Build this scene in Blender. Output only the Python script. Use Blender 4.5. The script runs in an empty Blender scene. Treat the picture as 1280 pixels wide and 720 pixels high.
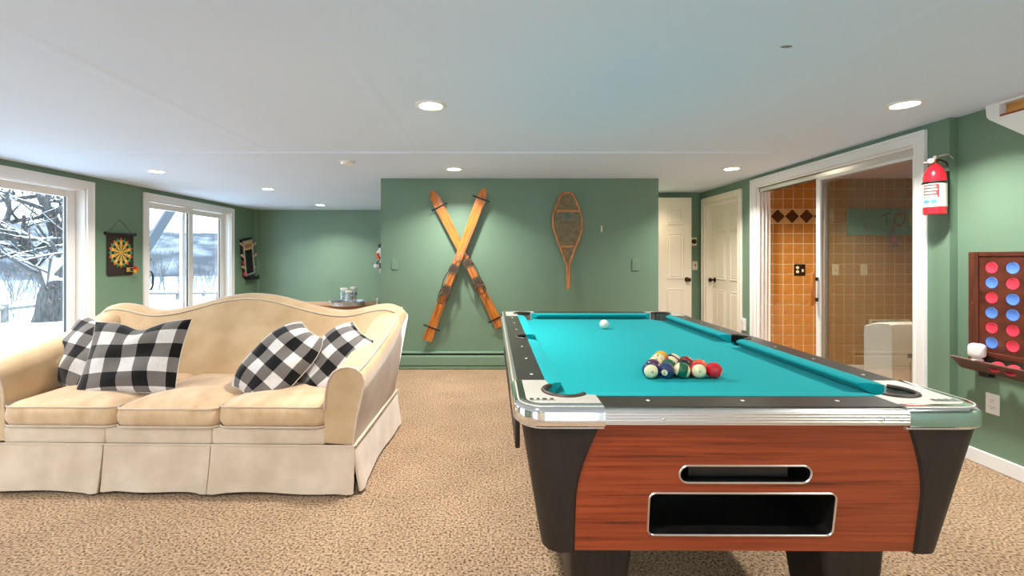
import bpy, bmesh, math, random
from mathutils import Vector, Matrix
from mathutils.geometry import tessellate_polygon
random.seed(7)
PI = math.pi
scene = bpy.context.scene
col = scene.collection

# ------------------------------------------------------------------ camera
F, CX, HV, CH = 565.0, 612.0, 321.0, 1.22      # focal length, principal point (px), eye height
CEIL = 2.08
cd = bpy.data.cameras.new('camera'); cam = bpy.data.objects.new('camera', cd); col.objects.link(cam)
cam.location = (0, 0, CH); cam.rotation_euler = (PI/2, 0, 0)
cd.sensor_fit = 'HORIZONTAL'; cd.sensor_width = 36; cd.lens = F*36/1280
cd.shift_x = (640-CX)/1280; cd.shift_y = -(360-HV)/1280
cd.clip_start = .02; cd.clip_end = 3000
scene.camera = cam

# ------------------------------------------------------------------ world, exposure, lamp power
world = bpy.data.worlds.new('world'); scene.world = world; world.use_nodes = True
bgn = world.node_tree.nodes['Background']
bgn.inputs[0].default_value = (.64, .83, 1.0, 1); bgn.inputs[1].default_value = 3.4
LAMP_POWER = 14.0
LAMP_COL = (1.0, .98, .95)
vs = scene.view_settings
vs.view_transform = 'Standard'; vs.look = 'None'; vs.gamma = 1; vs.use_curve_mapping = False
vs.exposure = 0.90

# ------------------------------------------------------------------ pixel helpers
def X(u, y): return (u-CX)/F*y
def Z(v, y): return CH-(v-HV)/F*y
def Yx(u, x): return x*F/(u-CX)
def Yz(v, z): return (CH-z)*F/(v-HV)

# ------------------------------------------------------------------ materials
def C(r, g, b, a=1):
    f = lambda c: (c/12.92 if c <= .04045 else ((c+.055)/1.055)**2.4)
    return (f(r/255), f(g/255), f(b/255), a)
def new_mat(name):
    m = bpy.data.materials.new(name); m.use_nodes = True
    nt = m.node_tree; p = nt.nodes['Principled BSDF']
    return m, nt, p
def mat(name, c, rough=.5, metal=0, c2=None, scale=8, detail=3, bump=0, bscale=None, stretch=(1,1,1), sheen=0, coat=0, spec=.5, lo=.35, hi=.65, bdist=.01):
    m, nt, p = new_mat(name)
    p.inputs['Base Color'].default_value = c; p.inputs['Roughness'].default_value = rough
    p.inputs['Metallic'].default_value = metal; p.inputs['Specular IOR Level'].default_value = spec
    if sheen: p.inputs['Sheen Weight'].default_value = sheen; p.inputs['Sheen Roughness'].default_value = .4
    if coat: p.inputs['Coat Weight'].default_value = coat; p.inputs['Coat Roughness'].default_value = .05
    if c2 or bump:
        tc = nt.nodes.new('ShaderNodeTexCoord'); mp = nt.nodes.new('ShaderNodeMapping')
        mp.inputs['Scale'].default_value = stretch; nt.links.new(tc.outputs['Object'], mp.inputs[0])
    if c2:
        n = nt.nodes.new('ShaderNodeTexNoise'); n.inputs['Scale'].default_value = scale; n.inputs['Detail'].default_value = detail
        nt.links.new(mp.outputs[0], n.inputs['Vector'])
        r = nt.nodes.new('ShaderNodeValToRGB'); r.color_ramp.elements[0].color = c; r.color_ramp.elements[1].color = c2
        r.color_ramp.elements[0].position = lo; r.color_ramp.elements[1].position = hi
        nt.links.new(n.outputs['Fac'], r.inputs[0]); nt.links.new(r.outputs[0], p.inputs['Base Color'])
    if bump:
        n2 = nt.nodes.new('ShaderNodeTexNoise'); n2.inputs['Scale'].default_value = bscale or scale; n2.inputs['Detail'].default_value = 2
        nt.links.new(mp.outputs[0], n2.inputs['Vector'])
        b = nt.nodes.new('ShaderNodeBump'); b.inputs['Strength'].default_value = bump; b.inputs['Distance'].default_value = bdist
        nt.links.new(n2.outputs['Fac'], b.inputs['Height']); nt.links.new(b.outputs[0], p.inputs['Normal'])
    return m
def wood(name, c1, c2, stretch=(1, 12, 12), scale=3, rough=.35, coat=0, dark=None):
    """long grain along the axis with the small stretch"""
    m, nt, p = new_mat(name)
    p.inputs['Roughness'].default_value = rough
    if coat: p.inputs['Coat Weight'].default_value = coat; p.inputs['Coat Roughness'].default_value = .12
    tc = nt.nodes.new('ShaderNodeTexCoord'); mp = nt.nodes.new('ShaderNodeMapping'); mp.inputs['Scale'].default_value = stretch
    nt.links.new(tc.outputs['Object'], mp.inputs[0])
    n = nt.nodes.new('ShaderNodeTexNoise'); n.inputs['Scale'].default_value = scale; n.inputs['Detail'].default_value = 6
    n.inputs['Roughness'].default_value = .65; n.inputs['Distortion'].default_value = .6
    nt.links.new(mp.outputs[0], n.inputs['Vector'])
    r = nt.nodes.new('ShaderNodeValToRGB'); e = r.color_ramp.elements
    e[0].position = .38; e[0].color = c2; e[1].position = .58; e[1].color = c1
    if dark:
        d = e.new(.31); d.color = dark
    nt.links.new(n.outputs['Fac'], r.inputs[0]); nt.links.new(r.outputs[0], p.inputs['Base Color'])
    b = nt.nodes.new('ShaderNodeBump'); b.inputs['Strength'].default_value = .08; b.inputs['Distance'].default_value = .004
    nt.links.new(n.outputs['Fac'], b.inputs['Height']); nt.links.new(b.outputs[0], p.inputs['Normal'])
    return m
def glass(name, tint=(1, 1, 1, 1), f0=.04, gloss=(1, 1, 1, 1)):
    """thin sheet: Schlick reflection over plain transmission, alike from both sides"""
    m, nt, p = new_mat(name); nt.nodes.remove(p)
    out = nt.nodes['Material Output']
    t = nt.nodes.new('ShaderNodeBsdfTransparent'); t.inputs[0].default_value = tint
    g = nt.nodes.new('ShaderNodeBsdfGlossy'); g.inputs['Roughness'].default_value = .0; g.inputs[0].default_value = gloss
    lw = nt.nodes.new('ShaderNodeLayerWeight'); lw.inputs[0].default_value = .5
    pw = nt.nodes.new('ShaderNodeMath'); pw.operation = 'POWER'; pw.inputs[1].default_value = 5; nt.links.new(lw.outputs['Facing'], pw.inputs[0])
    ma = nt.nodes.new('ShaderNodeMath'); ma.operation = 'MULTIPLY_ADD'; ma.inputs[1].default_value = 1-f0; ma.inputs[2].default_value = f0; nt.links.new(pw.outputs[0], ma.inputs[0])
    mx = nt.nodes.new('ShaderNodeMixShader')
    nt.links.new(ma.outputs[0], mx.inputs[0]); nt.links.new(t.outputs[0], mx.inputs[1]); nt.links.new(g.outputs[0], mx.inputs[2])
    nt.links.new(mx.outputs[0], out.inputs[0])
    return m
def emit(name, c, s):
    m, nt, p = new_mat(name)
    p.inputs['Emission Color'].default_value = c; p.inputs['Emission Strength'].default_value = s
    p.inputs['Base Color'].default_value = (.9, .88, .84, 1)
    return m

M = {}
M['green'] = mat('green_paint', C(113, 139, 115), .42, c2=C(108, 134, 110), scale=1.5, bump=.05, bscale=260, bdist=.002)
M['ceil'] = mat('daylight_tinted_ceiling', C(220, 235, 254), .75, c2=C(216, 232, 252), scale=.9, bump=.06, bscale=160, bdist=.002)  # white ceiling; the blue of window daylight is mixed into its colour
M['white'] = mat('white_paint', C(238, 235, 230), .35)
M['cream'] = mat('cream_door_paint', C(240, 229, 210), .4)
M['vinyl'] = mat('white_vinyl', C(236, 232, 226), .35)
M['chrome'] = mat('chrome', (.86, .86, .87, 1), .06, 1)
M['alu'] = mat('brushed_aluminium', (.8, .79, .77, 1), .28, 1)
M['steel'] = mat('steel', (.55, .54, .52, 1), .35, 1)
M['galv'] = mat('galvanised_steel', (.66, .68, .7, 1), .4, .8, c2=(.5, .52, .55, 1), scale=30)
M['black'] = mat('black_plastic', C(22, 21, 20), .4)
M['blackgloss'] = mat('black_gloss', C(12, 12, 13), .18)
M['bronze'] = mat('dark_bronze', C(52, 38, 28), .35, .7)
M['brass'] = mat('brown_brass', C(150, 120, 70), .35, .9)
M['glass'] = glass('clear_glass')
M['haze_glass'] = glass('smoky_glass', (.80, .80, .80, 1), .13)
M['jar_glass'] = glass('jar_glass', (.86, .9, .92, 1), .16)
M['almond'] = mat('almond_plastic', C(226, 212, 180), .4)
M['plate_green'] = mat('painted_plate', C(116, 142, 117), .35)
M['appliance'] = mat('appliance_white', C(232, 230, 224), .35)
M['grey'] = mat('grey_plastic', C(120, 120, 118), .5)
M['red'] = mat('red_enamel', C(214, 30, 44), .2, coat=.6)
M['paper'] = mat('label_paper', C(236, 230, 214), .6)
M['redprint'] = mat('red_print', C(200, 40, 44), .6)
M['blueprint'] = mat('blue_print', C(70, 130, 200), .6)

# ------------------------------------------------------------------ mesh builder
class MB:
    def __init__(s): s.v = []; s.f = []; s.uv = {}
    def add(s, vs_, fs, Mx=None):
        n = len(s.v)
        s.v += [tuple(Mx @ Vector(p)) for p in vs_] if Mx else [tuple(p) for p in vs_]
        s.f += [tuple(i+n for i in f) for f in fs]
        return s
    def box(s, x0, x1, y0, y1, z0, z1, Mx=None):
        return s.add([(x0,y0,z0),(x1,y0,z0),(x1,y1,z0),(x0,y1,z0),(x0,y0,z1),(x1,y0,z1),(x1,y1,z1),(x0,y1,z1)],
              [(0,3,2,1),(4,5,6,7),(0,1,5,4),(1,2,6,5),(2,3,7,6),(3,0,4,7)], Mx)
    def rbox(s, x0, x1, y0, y1, z0, z1, r=.004, seg=2, Mx=None):
        bm = bmesh.new(); bmesh.ops.create_cube(bm, size=1)
        for v in bm.verts:
            v.co = Vector(((x0+x1)/2+v.co.x*(x1-x0), (y0+y1)/2+v.co.y*(y1-y0), (z0+z1)/2+v.co.z*(z1-z0)))
        r = min(r, .49*min(abs(x1-x0), abs(y1-y0), abs(z1-z0)))
        bmesh.ops.bevel(bm, geom=bm.edges[:], offset=r, segments=seg, affect='EDGES', profile=.5)
        bm.verts.index_update()
        s.add([v.co[:] for v in bm.verts], [tuple(v.index for v in f.verts) for f in bm.faces], Mx); bm.free()
        return s
    def prism(s, pts, lo, hi, axis='z', Mx=None):
        n = len(pts)
        def p3(a, b, c): return {'z': (a, b, c), 'y': (a, c, b), 'x': (c, a, b)}[axis]
        vs_ = [p3(a, b, lo) for a, b in pts]+[p3(a, b, hi) for a, b in pts]
        fs = [tuple(range(n-1, -1, -1)), tuple(range(n, 2*n))]+[(i, (i+1) % n, n+(i+1) % n, n+i) for i in range(n)]
        return s.add(vs_, fs, Mx)
    def lathe(s, prof, n=24, Mx=None):
        vs_ = []; fs = []
        for r, z in prof:
            for k in range(n):
                a = 2*PI*k/n; vs_.append((r*math.cos(a), r*math.sin(a), z))
        for i in range(len(prof)-1):
            for k in range(n):
                a = i*n+k; b = i*n+(k+1) % n
                fs.append((a, b, b+n, a+n))
        if prof[0][0] > 1e-5: fs.append(tuple(range(n-1, -1, -1)))
        if prof[-1][0] > 1e-5: fs.append(tuple(range((len(prof)-1)*n, len(prof)*n)))
        return s.add(vs_, fs, Mx)
    def tube(s, path, r, n=8, closed=False, flat=1.0, Mx=None):
        P = [Vector(p) for p in path]; m = len(P)
        R = r if isinstance(r, (list, tuple)) else [r]*m
        vs_ = []; fs = []; up = None
        for i in range(m):
            if closed: t = P[(i+1) % m]-P[i-1]
            else: t = P[min(i+1, m-1)]-P[max(i-1, 0)]
            if t.length < 1e-9: t = Vector((0, 0, 1))
            t.normalize()
            if up is None:
                up = Vector((0, 0, 1)) if abs(t.z) < .9 else Vector((1, 0, 0))
            a = (up - t*up.dot(t))
            if a.length < 1e-6: a = t.orthogonal()
            a.normalize(); b = t.cross(a); up = a
            for k in range(n):
                w = 2*PI*k/n
                vs_.append(P[i]+(a*math.cos(w)*flat+b*math.sin(w))*R[i])
        for i in range(m if closed else m-1):
            j = (i+1) % m
            for k in range(n):
                fs.append((i*n+k, i*n+(k+1) % n, j*n+(k+1) % n, j*n+k))
        if not closed:
            fs.append(tuple(range(n-1, -1, -1))); fs.append(tuple(range((m-1)*n, m*n)))
        return s.add(vs_, fs, Mx)
    def loft(s, secs, caps=True, closed=True, Mx=None):
        n = len(secs[0]); vs_ = [p for sec in secs for p in sec]; fs = []
        for i in range(len(secs)-1):
            for k in range(n if closed else n-1):
                a = i*n+k; b = i*n+(k+1) % n
                fs.append((a, b, b+n, a+n))
        if caps and closed:
            fs.append(tuple(range(n-1, -1, -1))); fs.append(tuple(range((len(secs)-1)*n, len(secs)*n)))
        return s.add(vs_, fs, Mx)
    def sphere(s, c, r, n=12, m=8, sc=(1, 1, 1)):
        prof = [(r*math.sin(PI*i/m), -r*math.cos(PI*i/m)) for i in range(m+1)]
        return s.lathe(prof, n, Matrix.Translation(c) @ Matrix.Diagonal((sc[0], sc[1], sc[2], 1)))
    def mesh(s, name, smooth=None, recalc=True):
        me = bpy.data.meshes.new(name); me.from_pydata(s.v, [], s.f)
        bm = bmesh.new(); bm.from_mesh(me)
        bmesh.ops.remove_doubles(bm, verts=bm.verts, dist=1e-6)
        if recalc: bmesh.ops.recalc_face_normals(bm, faces=bm.faces)
        bm.to_mesh(me); bm.free()
        if smooth:
            me.polygons.foreach_set('use_smooth', [True]*len(me.polygons))
            me.set_sharp_from_angle(angle=math.radians(smooth))
        return me
    def build(s, name, material, parent=None, smooth=None, loc=None, rot=None):
        me = s.mesh(name, smooth); me.materials.append(material)
        return place(name, me, parent, loc, rot)
def place(name, me, parent=None, loc=None, rot=None):
    o = bpy.data.objects.new(name, me); col.objects.link(o)
    if parent: o.parent = parent
    if loc: o.location = loc
    if rot: o.rotation_euler = rot
    return o
def tag(o, label=None, cat=None, group=None, kind=None):
    if label: o['label'] = label
    if cat: o['category'] = cat
    if group: o['group'] = group
    if kind: o['kind'] = kind
    return o
def thing(name, label, cat, loc=(0, 0, 0), rz=0, group=None, kind=None, rot=None):
    o = bpy.data.objects.new(name, None); col.objects.link(o); o.empty_display_size = .05
    o.location = loc; o.rotation_euler = rot or (0, 0, rz)
    return tag(o, label, cat, group, kind)
def copy_tree(o, parent=None):
    c = o.copy(); col.objects.link(c); c.parent = parent
    for ch in list(o.children): copy_tree(ch, c)
    return c
def T(x, y, z): return Matrix.Translation((x, y, z))
def R(a, ax): return Matrix.Rotation(a, 4, ax)
def rrect(w, h, r, n=4, cx=0, cy=0):
    pts = []
    for sx, sy, a0 in ((1, 1, 0), (-1, 1, PI/2), (-1, -1, PI), (1, -1, 1.5*PI)):
        for k in range(n+1):
            a = a0+PI/2*k/n
            pts.append((cx+sx*(w/2-r)+r*math.cos(a), cy+sy*(h/2-r)+r*math.sin(a)))
    return pts
def text_mesh(body, size, mat_, extrude=.0004):
    cu = bpy.data.curves.new('text', 'FONT'); cu.body = body; cu.size = size; cu.extrude = extrude
    cu.align_x = 'CENTER'; cu.align_y = 'CENTER'
    ob = bpy.data.objects.new('text', cu)
    me = bpy.data.meshes.new_from_object(ob); bpy.data.objects.remove(ob); me.materials.clear(); me.materials.append(mat_)
    return me

# ================================================================== THE SETTING
WL = -4.29            # left wall
WR, WRN = 2.84, 2.89  # right wall beyond / before the jog
YJ = 2.79             # jog
YC = 4.959            # centre wall
YB = 8.306            # alcove back wall
YH = 6.07             # hall end
YF = -2.6             # wall behind the camera
XC0, XC1 = X(476, YC), X(823, YC)
TH = .14
def S(name, mb, m, label, cat, smooth=None):
    return tag(mb.build(name, m, None, smooth), label, cat, kind='structure')

# carpet
def carpet():
    m, nt, p = new_mat('beige_carpet'); p.inputs['Roughness'].default_value = .95; p.inputs['Specular IOR Level'].default_value = .1
    tc = nt.nodes.new('ShaderNodeTexCoord')
    v = nt.nodes.new('ShaderNodeTexVoronoi'); v.inputs['Scale'].default_value = 130; v.inputs['Randomness'].default_value = .9
    nt.links.new(tc.outputs['Object'], v.inputs['Vector'])
    n = nt.nodes.new('ShaderNodeTexNoise'); n.inputs['Scale'].default_value = 95; n.inputs['Detail'].default_value = 4
    nt.links.new(tc.outputs['Object'], n.inputs['Vector'])
    n3 = nt.nodes.new('ShaderNodeTexNoise'); n3.inputs['Scale'].default_value = 3.2; n3.inputs['Detail'].default_value = 3
    nt.links.new(tc.outputs['Object'], n3.inputs['Vector'])
    r = nt.nodes.new('ShaderNodeValToRGB'); e = r.color_ramp.elements
    e[0].position = .34; e[0].color = C(86, 66, 48); e[1].position = .64; e[1].color = C(202, 172, 140)
    k = e.new(.46); k.color = C(163, 134, 106)
    nt.links.new(n.outputs['Fac'], r.inputs[0])
    mx = nt.nodes.new('ShaderNodeMix'); mx.data_type = 'RGBA'; mx.blend_type = 'MULTIPLY'
    r3 = nt.nodes.new('ShaderNodeValToRGB'); r3.color_ramp.elements[0].color = (.86, .85, .84, 1); r3.color_ramp.elements[1].color = (1, 1, 1, 1)
    r3.color_ramp.elements[0].position = .35; r3.color_ramp.elements[1].position = .65
    nt.links.new(n3.outputs['Fac'], r3.inputs[0])
    mx.inputs['Factor'].default_value = 1; nt.links.new(r.outputs[0], mx.inputs['A']); nt.links.new(r3.outputs[0], mx.inputs['B'])
    nt.links.new(mx.outputs['Result'], p.inputs['Base Color'])
    b = nt.nodes.new('ShaderNodeBump'); b.inputs['Strength'].default_value = .9; b.inputs['Distance'].default_value = .012
    nt.links.new(n.outputs['Fac'], b.inputs['Height'])
    b2 = nt.nodes.new('ShaderNodeBump'); b2.inputs['Strength'].default_value = .6; b2.inputs['Distance'].default_value = .006
    nt.links.new(v.outputs['Distance'], b2.inputs['Height']); nt.links.new(b.outputs[0], b2.inputs['Normal'])
    nt.links.new(b2.outputs[0], p.inputs['Normal'])
    return m
M['carpet'] = carpet()
fl = MB().box(WL-TH, WRN+TH, YF-TH, YB+TH, -.12, 0)
S('floor', fl, M['carpet'], 'wall to wall beige textured carpet floor', 'floor')
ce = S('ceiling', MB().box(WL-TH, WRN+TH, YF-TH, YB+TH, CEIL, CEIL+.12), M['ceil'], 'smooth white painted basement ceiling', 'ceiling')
# taped drywall joints on the ceiling: shallow ridges
ys = (CEIL-CH)*F/(HV-190.5)
def ridge(x0, x1, y0, y1, h=.004, along='x'):
    mb = MB()
    if along == 'x':
        w = (y1-y0)/2; ym = (y0+y1)/2
        secs = [[(x, ym-w, CEIL), (x, ym-w*.4, CEIL-h), (x, ym+w*.4, CEIL-h), (x, ym+w, CEIL)] for x in (x0, x1)]
    else:
        w = (x1-x0)/2; xm = (x0+x1)/2
        secs = [[(xm-w, y, CEIL), (xm-w*.4, y, CEIL-h), (xm+w*.4, y, CEIL-h), (xm+w, y, CEIL)] for y in (y0, y1)]
    mb.loft(secs)
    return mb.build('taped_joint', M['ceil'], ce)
ridge(WL, 2.3, ys-.03, ys+.03, .012)
ridge(X(490, 3.0)-.0, X(490, 3.0)+.08, YF, ys-.05, .0016, 'y')
ridge(-1.86, -1.76, YF, ys-.05, .002, 'y')
ridge(1.52, 1.60, YF, ys-.05, .002, 'y')
tag(MB().lathe([(0, 0), (.012, 0), (.016, .0006)], 7, T(X(983, 1.85), 1.85, CEIL-.0007) @ Matrix.Diagonal((1.6, .8, 1, 1))).build('scuff_mark', M['grey'], ce))

# walls
M['cream_wall'] = mat('cream_wall_paint', C(226, 214, 194), .6)
WIN_Z = 2.022
W1a, W1b = Yx(116, WL)-1.973, Yx(116, WL)
W2a, W2b = Yx(178.3, WL), Yx(291.5, WL)
W3a, W3b = .15, 2.123
def wall_holes(a0, a1, holes, axis, c0, c1, ztop=CEIL):
    """solid wall along an axis with openings (b0,b1,z0,z1)"""
    mb = MB(); cur = a0
    def bx(p, q, z0, z1):
        if axis == 'y': mb.box(c0, c1, p, q, z0, z1)
        else: mb.box(p, q, c0, c1, z0, z1)
    for b0, b1, z0, z1 in sorted(holes):
        bx(cur, b0, 0, ztop)
        if z0 > .001: bx(b0, b1, 0, z0)
        if z1 < ztop: bx(b0, b1, z1, ztop)
        cur = b1
    bx(cur, a1, 0, ztop)
    return mb
IN = .06
S('wall_left', wall_holes(YF-TH, YB+TH, [(a+IN, b-IN, .0, WIN_Z-IN) for a, b in ((W1a, W1b), (W2a, W2b), (W3a, W3b))], 'y', WL-TH, WL), M['green'], 'dark green painted wall with sliding patio doors', 'wall')
S('wall_back', MB().box(WL, XC0+.1, YB, YB+TH, 0, CEIL), M['green'], 'green end wall of the alcove behind the sofa', 'wall')
S('wall_center', MB().box(XC0, XC1, YC, YC+.12, 0, CEIL).box(XC0, XC0+.12, YC+.12, YB, 0, CEIL).box(XC1-.12, XC1, YC+.12, YH, 0, CEIL), M['green'], 'green partition wall hung with skis and snowshoe', 'wall')
S('wall_hall', MB().box(XC1-.12, WR+TH, YH, YH+TH, 0, CEIL), M['green'], 'short green wall at the end of the door passage', 'wall')
SD0, SD1, SDZ = Yx(1160, WR), Yx(940, WR), 2.046       # sliding closet door, outer trim
D20, D21, D2Z = Yx(928.3, WR), Yx(878.6, WR), 1.986    # panelled door, outer trim
S('wall_right', wall_holes(YJ, YH, [(SD0+.08, SD1-.08, 0, SDZ-.08), (D20+.075, D21-.075, 0, D2Z-.075)], 'y', WR, WR+TH), M['green'], 'green wall holding the sliding glass door and white door', 'wall')
S('wall_right_near', MB().box(WRN, WRN+TH, YF-TH, YJ+.05, 0, CEIL), M['green'], 'green wall beside the stairs with the disc game', 'wall')
S('wall_front', wall_holes(WL-TH, WRN+TH, [(-3.4+IN, -1.427-IN, 0, WIN_Z-IN), (.1+IN, 2.073-IN, 0, WIN_Z-IN)], 'x', YF-TH, YF), M['cream_wall'], 'cream wall opposite the skis', 'wall')
S('trim_1', MB().rbox(WL, WL+.075, YB-.1, YB, 0, CEIL, .004), M['green'], 'green boxed pipe chase in the alcove corner', 'trim')
# baseboards
def baseboard(name, x0, x1, y0, y1, m, label, h=.085):
    S(name, MB().rbox(x0, x1, y0, y1, 0, h, .005), m, label, 'baseboard')
baseboard('baseboard_right_near', WRN-.014, WRN, YF, YJ, M['white'], 'white baseboard below the wall disc game')
baseboard('baseboard_right', WR-.014, WR, YJ, SD0-.001, M['white'], 'short white baseboard below the fire extinguisher')
baseboard('baseboard_left', WL, WL+.014, W1b+.001, W2a-.001, M['green'], 'green baseboard below the hanging dartboard')
baseboard('baseboard_back', WL+.08, XC0, YB-.014, YB, M['green'], 'green baseboard of the alcove wall')

# ---------------------------------------------------------------- sliding patio doors (left wall)
M['seal'] = mat('dark_seal', C(70, 68, 64), .6)
def casing(mb, w, h, tw, d=.018):
    """mitred flat casing around an opening, in local x/z, proud of the wall towards -y"""
    for (a, b, c, e) in ((0, tw, 0, h), (w-tw, w, 0, h), (tw, w-tw, h-tw, h)):
        mb.rbox(a, b, -d, 0, c, e, .004)
    b2 = .022
    for (a, b, c, e) in ((0, b2, 0, h), (w-b2, w, 0, h), (b2, w-b2, h-b2, h)):
        mb.rbox(a, b, -d-.010, -d+.001, c, e, .004)
    i = tw-.014
    for (a, b, c, e) in ((i, tw, 0, h-i), (w-tw, w-i, 0, h-i), (tw, w-tw, h-tw, h-i)):
        mb.rbox(a, b, -d-.005, -d+.001, c, e, .002)
def patio(name, loc, rz, label):
    w = 1.973; h = WIN_Z; tw = .085
    r = thing(name, label, 'window', loc, rz, kind='structure')
    mb = MB(); casing(mb, w, h, tw); mb.build('casing', M['white'], r)
    fr = MB()      # jamb, head and sill lining
    fr.box(tw-.02, tw+.012, 0, .17, 0, h-tw+.02); fr.box(w-tw-.012, w-tw+.02, 0, .17, 0, h-tw+.02)
    fr.box(tw, w-tw, 0, .17, h-tw-.012, h-tw+.02); fr.box(tw, w-tw, -.0, .17, .0, .03)
    fr.build('jamb', M['vinyl'], r)
    for (a, b, y, nm) in ((tw+.018, 1.005, .035, 0), (.865, w-tw-.018, .095, 1)):
        st, rl = .062, .075
        z0, z1 = .035, h-tw-.02
        sash = MB()
        sash.rbox(a, a+st, y, y+.045, z0, z1, .004); sash.rbox(b-st-.03, b, y, y+.045, z0, z1, .004)
        sash.rbox(a+st, b-st-.03, y, y+.045, z1-rl, z1, .004); sash.rbox(a+st, b-st-.03, y, y+.045, z0, z0+.1, .004)
        so = sash.build('sash', M['vinyl'], r)
        MB().box(a+st, b-st-.03, y+.018, y+.026, z0+.1, z1-rl).build('pane', M['glass'], so)
        gk = MB()
        for (p, q, c, e) in ((a+st, a+st+.007, z0+.1, z1-rl), (b-st-.037, b-st-.03, z0+.1, z1-rl)):
            gk.box(p, q, y+.012, y+.032, c, e)
        gk.build('gasket', M['seal'], so)
        if nm == 0:
            hx = a+.028
            hd = MB()
            hd.rbox(hx-.012, hx+.012, y-.006, y, .78, 1.06, .003)
            hd.tube([(hx, y, .80), (hx+.006, y-.04, .81), (hx+.012, y-.055, .86), (hx+.012, y-.058, .92), (hx+.012, y-.055, .98), (hx+.006, y-.04, 1.03), (hx, y, 1.04)], .010, 8)
            hd.rbox(hx-.010, hx+.010, y-.006, y, 1.12, 1.24, .003)
            hd.tube([(hx, y-.004, 1.165), (hx+.02, y-.03, 1.19)], .006, 6)
            tag(hd.build('handle', M['black'], so, 40), 'black pull handle and latch')
    return r
patio('window_1', (WL, W1a, 0), PI/2, 'white sliding patio door beside the plaid pillows showing a big snowy tree')
patio('window_2', (WL, W2a, 0), PI/2, 'white sliding patio door with black handle between dartboard and alcove corner')
patio('window_added_left', (WL, W3a, 0), PI/2, 'added unseen white sliding patio door beside the front end of the sofa')  # added outside the view to let in more daylight
patio('window_added_sofa', (-1.427, YF, 0), PI, 'added unseen white sliding patio door in the cream wall across from the sofa')  # added behind the camera as a further daylight source
patio('window_added_table', (2.073, YF, 0), PI, 'added unseen white sliding patio door in the cream wall across from the pool table')  # added behind the camera for more blue daylight on the ceiling

# ---------------------------------------------------------------- panelled doors
def panel_door(name, w, h, loc, rz, label, knob_x, kind='structure'):
    r = thing(name, label, 'door', loc, rz, kind=kind)
    MB().rbox(0, w, 0, .035, .008, h, .002).build('door_slab', M['cream'], r)
    st = .112*w/.76; pw = (w-3*st)/2
    rows = ((.20, .80), (.93, 1.53), (h-.36, h-.125))
    for i in range(2):
        x0 = st+i*(pw+st)
        for z0, z1 in rows:
            mb = MB()
            mb.loft([rect_xz(x0, x0+pw, z0, z1, -.001), rect_xz(x0+.004, x0+pw-.004, z0+.004, z1-.004, -.009),
                     rect_xz(x0+.012, x0+pw-.012, z0+.012, z1-.012, -.009), rect_xz(x0+.02, x0+pw-.02, z0+.02, z1-.02, -.002)], caps=False)
            mb.loft([rect_xz(x0+.02, x0+pw-.02, z0+.02, z1-.02, -.002), rect_xz(x0+.035, x0+pw-.035, z0+.035, z1-.035, -.009),
                     rect_xz(x0+.036, x0+pw-.036, z0+.036, z1-.036, -.009)])
            mb.build('door_panel', M['cream'], r)
    k = MB()
    k.lathe([(.032, 0), (.032, .006), (.012, .010), (.011, .035), (.022, .045), (.028, .058), (.026, .070), (.012, .078), (0, .079)], 20, T(knob_x, 0, .92) @ R(PI/2, 'X'))
    tag(k.build('knob', M['bronze'], r, 40), 'dark bronze round door knob')
    return r
def rect_xz(x0, x1, z0, z1, y): return [(x0, y, z0), (x1, y, z0), (x1, y, z1), (x0, y, z1)]
d1y = YH-.10
d1x = X(864.5, d1y)
panel_door('door_1', .76, Z(247, d1y), (d1x-.76, d1y, 0), 0, 'cream six panel door partly hidden by the green partition wall', .76-.062)
# door 2 in the right wall: local x runs towards -Y (seen from the room), casing proud of the wall
dw = D21-D20
r2 = thing('trim_2', 'cream casing around the panelled door in the passage', 'trim', (WR, D21, 0), -PI/2, kind='structure')
mb = MB(); casing(mb, dw, D2Z, .075); mb.build('casing', M['cream'], r2)
mb = MB(); mb.box(.06, .09, 0, .13, 0, D2Z-.06); mb.box(dw-.09, dw-.06, 0, .13, 0, D2Z-.06); mb.box(.09, dw-.09, 0, .13, D2Z-.09, D2Z-.06)
mb.build('jamb', M['cream'], r2)
panel_door('door_2', dw-.186, D2Z-.095, (WR+.085, D21-.093, 0), -PI/2, 'cream six panel door in casing beside the sliding glass door', .055)

# ---------------------------------------------------------------- tiled room and its sliding glass door
YT = 4.90
def tile_mat(name, c, c2): return mat(name, c, .22, c2=c2, scale=14, coat=.3)
M['tile'] = tile_mat('amber_tile', C(186, 128, 62), C(172, 114, 52))
M['tile_dark'] = tile_mat('brown_tile', C(70, 44, 26), C(84, 54, 30))
M['tile_cream'] = tile_mat('tan_tile', C(214, 178, 120), C(200, 160, 104))
M['grout'] = mat('grout', C(226, 208, 172), .85)
TX0, TX1 = WR+TH, 4.95
wt = S('wall_tiled', MB().box(TX0, TX1, YT, YT+.05, 0, CEIL), M['grout'], 'amber tiled wall with a band of dark diamonds behind the glass door', 'wall')
pit = 12.68*YT/F
bz1, bz0 = Z(261.4, YT), Z(279.3, YT)
tsz = pit-.0075
tm = MB().rbox(-tsz/2, tsz/2, -.0045, 0, -tsz/2, tsz/2, .002, 1).mesh('tile'); tm.materials.append(M['tile'])
xg = X(930+162/4.5, YT)
def tile_row(zc, xmin=0):
    k = math.ceil((TX0-xg)/pit-.5)
    x = xg+(k+.5)*pit
    while x-pit/2 < 4.72:
        if x+pit/2 > TX0+.02 and x-pit/2 > xmin: place('tile', tm, wt, (x, YT, zc))
        x += pit
z = bz0-pit/2
while z-pit/2 > .03: tile_row(z); z -= pit
z = bz1+pit/2
while z < CEIL: tile_row(min(z, CEIL-pit/2)); z += pit
dd = (bz1-bz0)/2
XB1 = X(1024, YT)
half_t = (bz1-bz0)/2-.0075
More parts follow.
